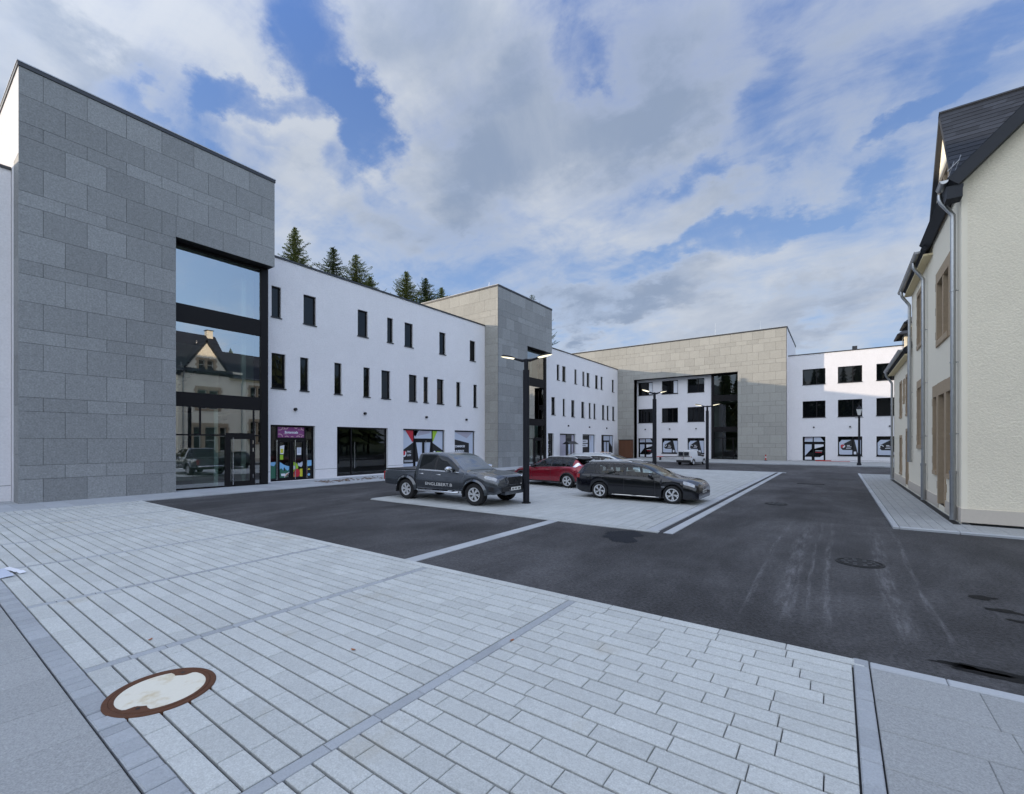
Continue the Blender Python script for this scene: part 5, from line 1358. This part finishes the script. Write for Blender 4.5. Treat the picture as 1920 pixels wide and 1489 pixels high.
m = MB(); m.tube([(-1.22, -.75, .60), (-1.36, -.70, .60), (-1.36, .70, .60), (-1.22, .75, .60)], .055, CHROME, n=10); m.box(-1.34, -1.15, -.5, .5, .5, .62, DARKP); m.build('rear_bumper', truck, local=True, smooth=50)
m = MB(); m.box(4.05, 4.135, -.40, .40, .74, .985, INK)
for z in (.79, .85, .91): m.box(4.13, 4.145, -.38, .38, z - .008, z + .012, DARKP)
m.build('grille', truck, local=True)
m = MB()
for sd in (1, -1): m.prism([(4.10, sd * .40, 1.0), (4.10, sd * .49, 1.0), (4.12, sd * .40, .72), (4.12, sd * .32, .72)], (.04, 0, 0), CHROME)
m.box(4.11, 4.15, -.33, .33, .71, .74, CHROME); m.build('grille_surround', truck, local=True)
m = MB(); roundel(m, 4.16, .87, .085, CHROME); m.box(4.148, 4.165, -.11, .11, .852, .888, CHROME); m.build('emblem', truck, local=True)
m = MB(); m.box(3.9, 4.14, -.66, .66, .50, .66, DARKP); m.box(3.98, 4.17, -.56, .56, .40, .52, GREYP); m.box(3.98, 4.15, -.30, .30, .52, .56, CHROME); m.build('front_bumper', truck, local=True)
m = MB(); m.box(4.172, 4.182, -.26, .26, .53, .64, PLATE)
for i, y in enumerate((-.19, -.13, -.04, .03, .13, .19)): m.box(4.182, 4.185, y - .02, y + .02, .555, .615, INK)
m.build('licence_plate', truck, local=True)
for sd in (1, -1):
    m = MB(); yq = sd * .80
    for (p, q) in (((3.98, .70), (4.06, .56)), ((3.98, .52), (4.06, .56)), ((3.98, .70), (3.93, .53)), ((3.93, .53), (3.99, .52))): m.tube([(p[0] - .02, yq, p[1]), (q[0] - .02, yq - sd * .04, q[1])], .016, CHROME, n=6)
    m.build('fog_light_bezel', truck, local=True, smooth=50)
m = MB()
m.text('ENGLEBERT.B', .155, lambda x, y: (1.62 + x, -(float(np.interp(.60 + y, [s_[1] for s_ in TLf.sec(1.62)[1:6]], [s_[0] for s_ in TLf.sec(1.62)[1:6]])) + .006), .60 + y), M('white_lettering', (.8, .8, .8), .5), bold=.0, sx=1.35)
m.build('lettering', truck, local=True)

# black estate car
BLACKP = paint('black_metallic', (0.003, 0.0035, 0.007), .1, .20, .6)
H_ = .945
def wagon(body, **kw):
    c = [(-1.02, .36, .70, .66, .68, .69, .62, .72), (-1.01, .34, .76, .80, .74, .86, .64, .90), (-.96, .32, .82, .88, .79, .95, .67, 1.00), (-.82, .26, .87, .90, .83, 1.14, .655, 1.19), (-.66, .22, .88, .91, .845, 1.29, .62, 1.34), (-.50, .20, .885, .91, .85, 1.325, .61, 1.385),
         (.2, .17, .89, .905, .86, 1.35, .60, 1.41), (.9, .165, .895, .895, .865, 1.35, .60, 1.405), (1.45, .165, .895, .885, .865, 1.29, .60, 1.345), (1.75, .165, .895, .878, .865, 1.18, .665, 1.235), (2.2, .165, .895, .868, .855, .965, .775, 1.005), (2.42, .165, .89, .86, .84, .89, .80, .925),
         (2.7, .17, .885, .82, .81, .85, .66, .875), (3.05, .18, .875, .78, .79, .815, .62, .85), (3.26, .18, .868, .72, .78, .765, .61, .80), (3.39, .18, .83, .65, .74, .70, .57, .745), (3.46, .20, .755, .58, .67, .62, .51, .67)]
    d = dict(seats=(1.05, .15), axles=(0.0, 2.63), arch=.352, r=.312, tw=.205, rim=.215, spokes=5, twist=.25, ctrl=c, panes=[(-.72, -.20), (-.08, .20), (.235, .90), (1.0, 2.20)], ws=(1.42, 2.36), rw=(-.90, -.56), seams=[.10, .95, 2.06],
             handles=[(.28, 4.7), (1.12, 4.7)], mirror=(1.92, .93, .9), rail_trim=body, belt_trim=DARKP,
             patches=[(2.98, 3.34, 4.6, 6.2, LAMPGLASS, 'headlight', .0), (-1.0, -.82, 4.4, 6.3, REDLAMP, 'tail_light', 0.0), (3.25, 3.40, 1.3, 2.0, DARKP, 'fog_light', 0)])
    d.update(kw); return d
golf, GL = make_car('estate_car', 'black estate car with silver turbine wheels and roof rails parked nearest the drain line', 'car', wagon(BLACKP, scale=(.95, 1, .92)), BLACKP, (-6.78, 15.60, .028), R(0))
def estate_trim(car, L, body, plate=True):
    for sd in (1, -1):
        m = MB(); m.tube([(-.55, sd * .56, 1.365), (-.45, sd * .57, 1.42), (1.0, sd * .565, 1.435), (1.12, sd * .56, 1.40)], .016, RIM, n=8)
        m.build('roof_rail', car, local=True, smooth=50)
    m = MB(); m.box(3.40, 3.455, -.50, .50, .52, .575, INK); m.box(3.44, 3.462, -.48, .48, .54, .55, CHROME); roundel(m, 3.475, .56, .06, CHROME); m.build('grille', car, local=True)
    m = MB(); m.box(3.34, 3.452, -.55, .55, .25, .36, INK)
    for sd in (1, -1): m.tube([(3.45, sd * .05, .28), (3.41, sd * .56, .285), (3.28, sd * .76, .31)], .012, CHROME, n=6)
    m.build('front_bumper', car, local=True)
    m = MB(); m.box(3.455, 3.468, -.25, .25, .38, .48, PLATE); [m.box(3.468, 3.471, y - .02, y + .02, .40, .46, INK) for y in (-.18, -.11, -.02, .05, .13, .19)]; m.build('licence_plate', car, local=True)
    m = MB()
    for sd in (1, -1): m.tube([(.5, sd * .893, .20), (2.2, sd * .893, .20)], .014, CHROME, n=6)
    m.build('sill_trim', car, local=True)
    m = MB(); m.box(-.78, -.50, -.52, .52, 1.345, 1.375, body); m.build('roof_spoiler', car, local=True)
    return car
estate_trim(golf, GL, BLACKP)
m = MB(); m.poly([(2.28, -.900, .56), (2.40, -.897, .56), (2.40, -.897, .585), (2.28, -.900, .585)], CHROME); m.build('side_badge', golf, local=True)
SILVERP = paint('pale_silver', (0.50, 0.54, 0.56), .5, .30)
sc_, SL = make_car('estate_car', 'pale silver estate car whose roof shows between the red car and the black estate car', 'car', wagon(SILVERP), SILVERP, (-10.1, 20.5, .028), R(1))
estate_trim(sc_, SL, SILVERP)

# red crossover
REDP = paint('red_metallic', (0.26, 0.006, 0.022), .45, .25)
ARO = dict(scale=(1, 1, .90), seats=(1.0, .15), axles=(0.0, 2.62), arch=.375, r=.325, tw=.205, rim=.225, spokes=5, twist=.1, pair=True, lip=.055, flare=.015, lip_mat=DARKP, low=DARKP,
    ctrl=[(-.76, .40, .70, .70, .70, .74, .62, .78), (-.74, .36, .78, .84, .75, .90, .64, .95), (-.66, .32, .84, .93, .78, 1.02, .66, 1.08), (-.48, .27, .87, .975, .82, 1.20, .64, 1.25), (-.30, .24, .88, .985, .83, 1.33, .61, 1.385), (-.1, .23, .885, .985, .84, 1.375, .60, 1.44),
          (.5, .22, .89, .965, .85, 1.405, .60, 1.475), (1.1, .22, .89, .94, .85, 1.385, .60, 1.455), (1.5, .22, .89, .92, .85, 1.29, .61, 1.365), (1.85, .22, .89, .905, .85, 1.13, .69, 1.19), (2.15, .22, .885, .90, .84, .985, .775, 1.03), (2.3, .22, .885, .89, .83, .925, .80, .965),
          (2.75, .23, .875, .85, .79, .88, .64, .915), (3.1, .25, .84, .77, .73, .81, .58, .85), (3.26, .27, .76, .66, .66, .71, .52, .76), (3.34, .31, .66, .56, .58, .60, .46, .65)],
    panes=[(-.26, .06), (.12, .86), (.95, 2.12)], ws=(1.40, 2.26), rw=(-.62, -.30), seams=[.06, .90, 2.02], handles=[(.22, 4.7), (1.08, 4.7)], mirror=(1.86, .99, .95), mirror_mat=DARKP, roof=INK, rail_trim=INK, belt_trim=REDP,
    patches=[(2.90, 3.22, 4.7, 6.2, LAMPGLASS, 'headlight', 0), (-.73, -.55, 4.2, 5.7, REDLAMP, 'tail_light', 0), (-.42, -.27, 6.6, 9.6, CHROME, 'pillar_trim', -.22)])
red, RLf = make_car('crossover_car', 'red crossover car with black roof parked behind the nearest dark lamp post', 'car', ARO, REDP, (-9.35, 18.15, .028), R(180 - 8))
for sd in (1, -1):
    m = MB(); m.tube([(-.35, sd * .57, 1.40), (-.2, sd * .575, 1.475), (.9, sd * .575, 1.50), (1.25, sd * .57, 1.45)], .017, RIM, n=8); m.build('roof_rail', red, local=True, smooth=50)
m = MB(); m.prism([(-.62, -.56, 1.36), (-.62, .56, 1.36), (-.24, .58, 1.40), (-.24, -.58, 1.40)], (0, 0, .035), INK); m.build('roof_spoiler', red, local=True)
m = MB(); m.box(-.80, -.765, -.26, .26, .72, .82, PLATE); m.build('licence_plate', red, local=True)
m = MB(); m.box(3.30, 3.36, -.45, .45, .45, .62, INK); m.build('grille', red, local=True)

# white van at the far end, seen from behind
VANP = paint('white_van_paint', (0.70, 0.71, 0.72), 0.0, .35)
VAN = dict(scale=(.80, .80, .78), glass=TINTGLASS, axles=(0.0, 2.69), arch=.36, r=.315, tw=.19, rim=.20, spokes=7, twist=0, pair=False, low=DARKP,
    ctrl=[(-.62, .45, .74, .95, .72, 1.55, .64, 1.60), (-.60, .36, .80, .96, .775, 1.58, .67, 1.65), (-.5, .30, .83, .965, .80, 1.60, .68, 1.69), (.5, .26, .84, .965, .81, 1.61, .69, 1.71), (1.4, .25, .84, .95, .81, 1.59, .69, 1.70), (1.75, .25, .84, .94, .81, 1.50, .69, 1.62), (2.2, .25, .84, .93, .80, 1.22, .70, 1.32), (2.5, .25, .835, .92, .78, .97, .70, 1.02),
          (2.9, .26, .82, .85, .74, .88, .64, .91), (3.25, .28, .76, .72, .68, .75, .56, .79), (3.40, .32, .64, .56, .56, .60, .46, .66)],
    panes=[(1.10, 2.22)], ws=(1.70, 2.46), rw=None, seams=[.35, 1.05, 2.2], handles=[(1.25, 4.8)], mirror=(2.05, 1.02, 1.2), mirror_mat=DARKP, rail_trim=VANP, belt_trim=VANP, patches=[(2.95, 3.28, 4.7, 6.2, LAMPGLASS, 'headlight', 0), (-.60, -.52, 4.4, 6.4, REDLAMP, 'tail_light', 0)])
van, VLf = make_car('delivery_van', 'small white van with dark bumper seen from behind in front of the far white windows', 'van', VAN, VANP, (-10.75, 41.2, 0.0), R(80))
m = MB()
for a, b_ in ((-.60, -.03), (.03, .60)): m.box(-.665, -.63, a + .03, b_ - .03, 1.05, 1.46, TINTGLASS)
m.build('rear_window', van, local=True)
m = MB(); m.box(-.74, -.58, -.78, .78, .32, .56, DARKP); m.box(-.645, -.62, -.012, .012, .56, 1.56, DARKP); m.box(-.66, -.63, -.7, .7, .95, 1.0, DARKP); m.build('rear_bumper', van, local=True)
m = MB(); m.box(-.66, -.64, -.5, -.1, .62, .74, PLATE); m.box(-.66, -.645, .12, .2, .72, .80, REDLAMP); m.build('licence_plate', van, local=True)

# ------------------------------------------------------------------ street furniture
def make_lamp():
    t = thing('street_lamp', '', 'street lamp')
    m = MB(); m.tube([(0, 0, 0), (0, 0, 4.30)], .105, POSTM, n=16); m.tube([(0, 0, 4.30), (0, 0, 4.62)], .07, POSTM, n=14); m.tube([(0, 0, -.02), (0, 0, .03)], .15, POSTM, n=16); m.build('pole', t, local=True, smooth=40)
    m = MB(); m.box(-.11, -.10, -.05, .05, .5, .95, DARKP); m.build('access_door', t, local=True)
    for sd in (1, -1):
        a = MB(); a.tube([(0, 0, 4.62), (sd * .12, 0, 4.60), (sd * .34, 0, 4.66), (sd * .40, 0, 4.69)], [.05, .045, .035, .03], POSTM, n=8); ar = a.build('arm', t, local=True, smooth=40)
        h = MB(); n = 16; P = []
        for k in range(n): P.append((sd * (.60) + .25 * math.cos(6.2832 * k / n), .095 * math.sin(6.2832 * k / n)))
        tilt = lambda x: 4.70 + .16 * (abs(x) - .4)
        b0 = len(h.v); h.v += [(x, y, tilt(x)) for x, y in P] + [(sd * .60 + (x - sd * .60) * .72, y * .7, tilt(x) + .055) for x, y in P]
        k = h.mi(POSTM)
        for i in range(n): h.f.append((b0 + i, b0 + (i + 1) % n, b0 + n + (i + 1) % n, b0 + n + i)); h.m.append(k)
        h.f.append(tuple(b0 + n + i for i in range(n))); h.m.append(k); h.build('lamp_head', t, local=True)
        g = MB(); b0 = len(g.v); g.v += [(x, y * .96, tilt(x) - .004) for x, y in P] + [(sd * .60 + (x - sd * .60) * .75, y * .7, tilt(x) - .03) for x, y in P]; k = g.mi(LITLAMP)
        for i in range(n): g.f.append((b0 + i, b0 + (i + 1) % n, b0 + n + (i + 1) % n, b0 + n + i)); g.m.append(k)
        g.f.append(tuple(b0 + n + i for i in range(n))); g.m.append(k); g.build('lamp_glass', t, local=True, smooth=40)
    return t
lp = make_lamp(); GLp = 'dark two armed lamp posts in the parking field'
for i, (x, y, rz, lab) in enumerate([(-8.17, 12.2, 22, 'nearest dark two armed street lamp, in front of the red car by the pickup'),
                                     (-8.05, 24.5, 60, 'dark two armed street lamp in the middle distance, rising behind the black estate car'),
                                     (-7.75, 35.4, 10, 'dark two armed street lamp, farthest one, standing before the far glass stair')]):
    o = lp if i == 0 else copy_tree(lp)
    o.location = (x, y, .028 if i < 2 else 0.0); o.rotation_euler = (0, 0, R(rz)); tag(o, lab, None, GLp)
lt = thing('street_lantern', 'old style black lantern post in front of the far right white wing', 'street lamp', (1.45, 46.9, .095))
m = MB(); m.lathe([(.16, 0), (.16, .12), (.11, .2), (.10, .8), (.12, .86), (.085, .95), (.07, 3.9), (.09, 3.95), (.05, 4.05), (.03, 4.15)], POSTM, n=14); m.tube([(-.28, 0, 3.9), (.28, 0, 3.9)], .02, POSTM, n=6); m.build('pole', lt, local=True, smooth=40)
m = MB(); m.lathe([(.09, 4.12), (.19, 4.60)], M('lantern_glass', (.75, .75, .72), .3), n=6); m.build('lantern_glass', lt, local=True)
m = MB(); m.lathe([(.22, 4.60), (.22, 4.64), (.10, 4.80), (.06, 4.86), (.03, 4.95), (0, 5.0)], POSTM, n=6); m.build('lantern_roof', lt, local=True)

# manholes
mh = thing('manhole_cover', 'round manhole cover with pale concrete lid and rusty iron ring in the foreground pavers', 'manhole cover', (MH[0], MH[1], ZP))
m = MB(); n = 72; ro, ri_ = .36, .285; zt_ = .010; k = m.mi(RUST)
def rin(t):
    for c in (R(131), R(311)):
        d = abs((t - c + math.pi) % (2 * math.pi) - math.pi)
        if d < .30: return ri_ - .062 * (1 if d < .17 else (1 - (d - .17) / .13))
    return ri_
V_ = []
for i in range(n):
    t = 6.2832 * i / n; ridge = .004 if i % 2 else 0.0
    for r_, z in ((ro, -.03), (ro, zt_ * .5), (ro - .008, zt_), (ro - .034, zt_), (ro - .040, zt_ - .004), (ro - .046, zt_ + .002), (rin(t) + .006, zt_ + .002), (rin(t), zt_ - .006), (rin(t), -.02)): V_.append((r_ * math.cos(t), r_ * math.sin(t), z))
m.v = V_; q = 9
for i in range(n):
    j = (i + 1) % n
    for a in range(q - 1): m.f.append((i * q + a, j * q + a, j * q + a + 1, i * q + a + 1)); m.m.append(k)
m.build('iron_ring', mh, local=True, smooth=30)
m = MB(); m.poly([((rin(6.2832 * i / n) + .002) * math.cos(6.2832 * i / n), (rin(6.2832 * i / n) + .002) * math.sin(6.2832 * i / n), zt_ - .003) for i in range(n)], LIDC); m.build('lid', mh, local=True)
m = MB()
for c in (131, 311): m.lathe([(0, zt_ + .0035), (.014, zt_ + .0035)], INK, c=(.263 * math.cos(R(c)), .263 * math.sin(R(c)), 0), n=12)
m.build('lifting_hole', mh, local=True)
def road_manhole(x, y, label, r=.33):
    t = thing('manhole_cover', label, 'manhole cover', (x, y, 0.0), group='cast iron covers in the lane')
    m = MB(); m.lathe([(r, .001), (r, .010), (r - .03, .011), (r - .035, .001), (r - .055, .001), (r - .06, .011), (0, .011)], IRON, n=40); m.build('frame', t, local=True, smooth=30)
    m = MB()
    for ring_, cnt in ((.22, 10), (.13, 6)):
        for i in range(cnt):
            a = 6.2832 * i / cnt; c = (ring_ * math.cos(a) * r / .33, ring_ * math.sin(a) * r / .33); m.box(c[0] - .028, c[0] + .028, c[1] - .028, c[1] + .028, .0112, .016, COPING)
    m.build('lid_pattern', t, local=True)
    return t
road_manhole(.30, 9.45, 'round dark cast iron manhole cover in the lane among pale tyre marks')
road_manhole(-1.61, 16.9, 'dark manhole cover farther up the lane, beside the black estate car')
gr = thing('drain_grate', 'rectangular road drain grate up the lane near the far end of the parking field', 'drain grate', (-1.04, 26.1, 0))
m = MB(); m.box(-.55, .55, -.3, .3, .0005, .012, IRON); [m.box(-.5 + .1 * i, -.46 + .1 * i, -.25, .25, .0125, .016, BLACK) for i in range(11)]; m.build('grate', gr, local=True)
# small things by the far shops
bx = thing('wooden_cabinet', 'brown wooden cabinet standing in the corner between white wing and far stone block', 'cabinet', (-20.9, 53.0, .035))
m = MB(); m.box(-.75, .75, -.4, .4, .08, 2.2, WOOD); m.build('body', bx, local=True)
m = MB(); m.box(-.70, -.02, -.425, -.402, .15, 2.12, WOOD); m.box(.02, .70, -.425, -.402, .15, 2.12, WOOD); m.build('door', bx, local=True)
m = MB(); m.box(-.80, .80, -.46, .43, 2.2, 2.27, INK); m.box(-.72, .72, -.35, .35, 0, .08, INK); m.build('top', bx, local=True)
bn = thing('wooden_stool', 'small light wooden stool beside the farthest shop door', 'stool', (-21.6, 48.3, .04))
m = MB(); m.box(-.45, .45, -.2, .2, .78, .84, LWOOD); m.build('seat', bn, local=True)
for sx, sy in ((-1, -1), (1, -1), (1, 1), (-1, 1)): m = MB(); m.box(sx * .4 - .03, sx * .4 + .03, sy * .15 - .03, sy * .15 + .03, 0, .78, LWOOD); m.build('leg', bn, local=True)
fc = thing('flower_cart', 'black canopied flower cart with plants outside the shop behind the red car', 'cart', (-21.45, 39.9, .04), R(90))
m = MB(); m.box(-.7, .7, -.3, .3, .55, .62, INK)
for x in (-.6, .6): m.tube([(x, 0, .6), (x, 0, 1.9)], .02, INK, n=6)
m.build('frame', fc, local=True)
m = MB(); m.prism([(-.9, -.45, 1.75), (-.9, 0, 2.05), (-.9, .45, 1.75)], (1.8, 0, 0), INK); m.build('canopy', fc, local=True)
for x in (-.45, .45):
    m = MB(); m.lathe([(.34, -.02), (.34, .02), (.29, .02), (.29, -.02)], INK, c=(x, -.34, .34), axis='y', n=20, close=True)
    for k in range(6): a = 6.2832 * k / 6; m.tube([(x, -.34, .34), (x + .3 * math.cos(a), -.34, .34 + .3 * math.sin(a))], .010, COPING_L, n=5)
    m.build('wheel', fc, local=True)
for i in range(5):
    m = MB(); r = random.Random(i); c = Vector((-.5 + .25 * i, -.05, .62)); m.lathe([(.07, 0), (.09, .16), (0, .16)], TAN, c=tuple(c), n=10); po = m.build('potted_plant', fc, local=True); m = MB()
    for k in range(40):
        p = c + Vector((r.gauss(0, .08), r.gauss(0, .08), .2 + abs(r.gauss(0, .16)))); d = Vector((r.uniform(-1, 1), r.uniform(-1, 1), r.uniform(-.3, 1))) * .07; m.poly([p, p + d, p + d.cross(Vector((0, 0, 1))) * .5], GRASS if k % 6 else PINK)
    m.build('leaves', po, local=True, recalc=False)
rp = thing('barrier_post', 'short red post at the foot of the far stone wall', 'post', (-6.0, 53.2, .09))
m = MB(); m.tube([(0, 0, 0), (0, 0, .62)], .06, REDPAINT, n=10); m.tube([(0, 0, .3), (0, 0, .42)], .062, WHITE, n=10); m.lathe([(.16, 0), (.16, .04), (0, .05)], DARKP, n=12); m.build('post', rp, local=True)
rp = thing('barrier_pole', 'red and dark pole lying on low feet left of the white van', 'pole', (-13.9, 48.4, .095))
m = MB(); m.tube([(-1.7, 0, .34), (1.7, .1, .38)], .055, INK, n=8); m.tube([(-1.75, 0, .34), (-1.1, .02, .35)], .058, REDPAINT, n=8); m.build('bar', rp, local=True)
m = MB(); [m.box(x - .05, x + .05, -.2, .25, 0, .32, DARKP) for x in (-1.4, 1.4)]; m.build('foot', rp, local=True)
rp = thing('barrier_plank', 'red plank lying below the first door of the far right white wing', 'plank', (-1.2, 54.7, .095))
m = MB(); m.box(-.6, .7, -.06, .06, 0, .10, REDPAINT); m.box(.7, 2.2, -.03, .03, 0, .04, REDPAINT); m.build('plank', rp, local=True)
# paper tape and fallen leaves
tp = MB(); r = random.Random(3)
for x0_, y0_, L_, w_, yaw_, mat in ((-10.4, 1.12, .55, .07, .2, WHITE), (-10.35, .99, .6, .14, .05, PALEBLUE), (-10.55, 1.04, .3, .06, -.3, WHITE)):
    P = [(x0_ + L_ * i / 6 * math.cos(yaw_), y0_ + L_ * i / 6 * math.sin(yaw_), ZP + .012 + .02 * abs(math.sin(i * 1.7 + x0_))) for i in range(7)]
    for p, q in zip(P[:-1], P[1:]): tp.prism([p, q, (q[0], q[1] + w_, q[2] + .012), (p[0], p[1] + w_, p[2] + .012)], (0, 0, -.004), mat)
tag(tp.build('plastic_tape'), 'crumpled white plastic tape lying on the pavers at the left border', 'litter')
LV = [(-2.62, 3.66, 'tiny brown leaf on the pavers left of the middle grey band'), (-3.72, 2.62, 'tiny brown leaf in a paver joint beyond the manhole cover'), (-5.55, 1.58, 'tiny brown leaf beside the paver joint left of the manhole cover'), (-.6, 2.1, 'tiny brown leaf on the front right pavers')]
for x, y, lab in LV:
    m = MB(); a = r.uniform(0, 6); pts = []
    for k in range(10):
        t = 6.2832 * k / 10; u, v = .028 * math.cos(t), .012 * math.sin(t) * (1.2 - .3 * math.cos(t)); pts.append((x + u * math.cos(a) - v * math.sin(a), y + u * math.sin(a) + v * math.cos(a), ZP + .004 + .006 * abs(math.cos(t))))
    m.poly(pts, LEAF); tag(m.build('fallen_leaf'), lab, 'leaf', 'fallen leaves')
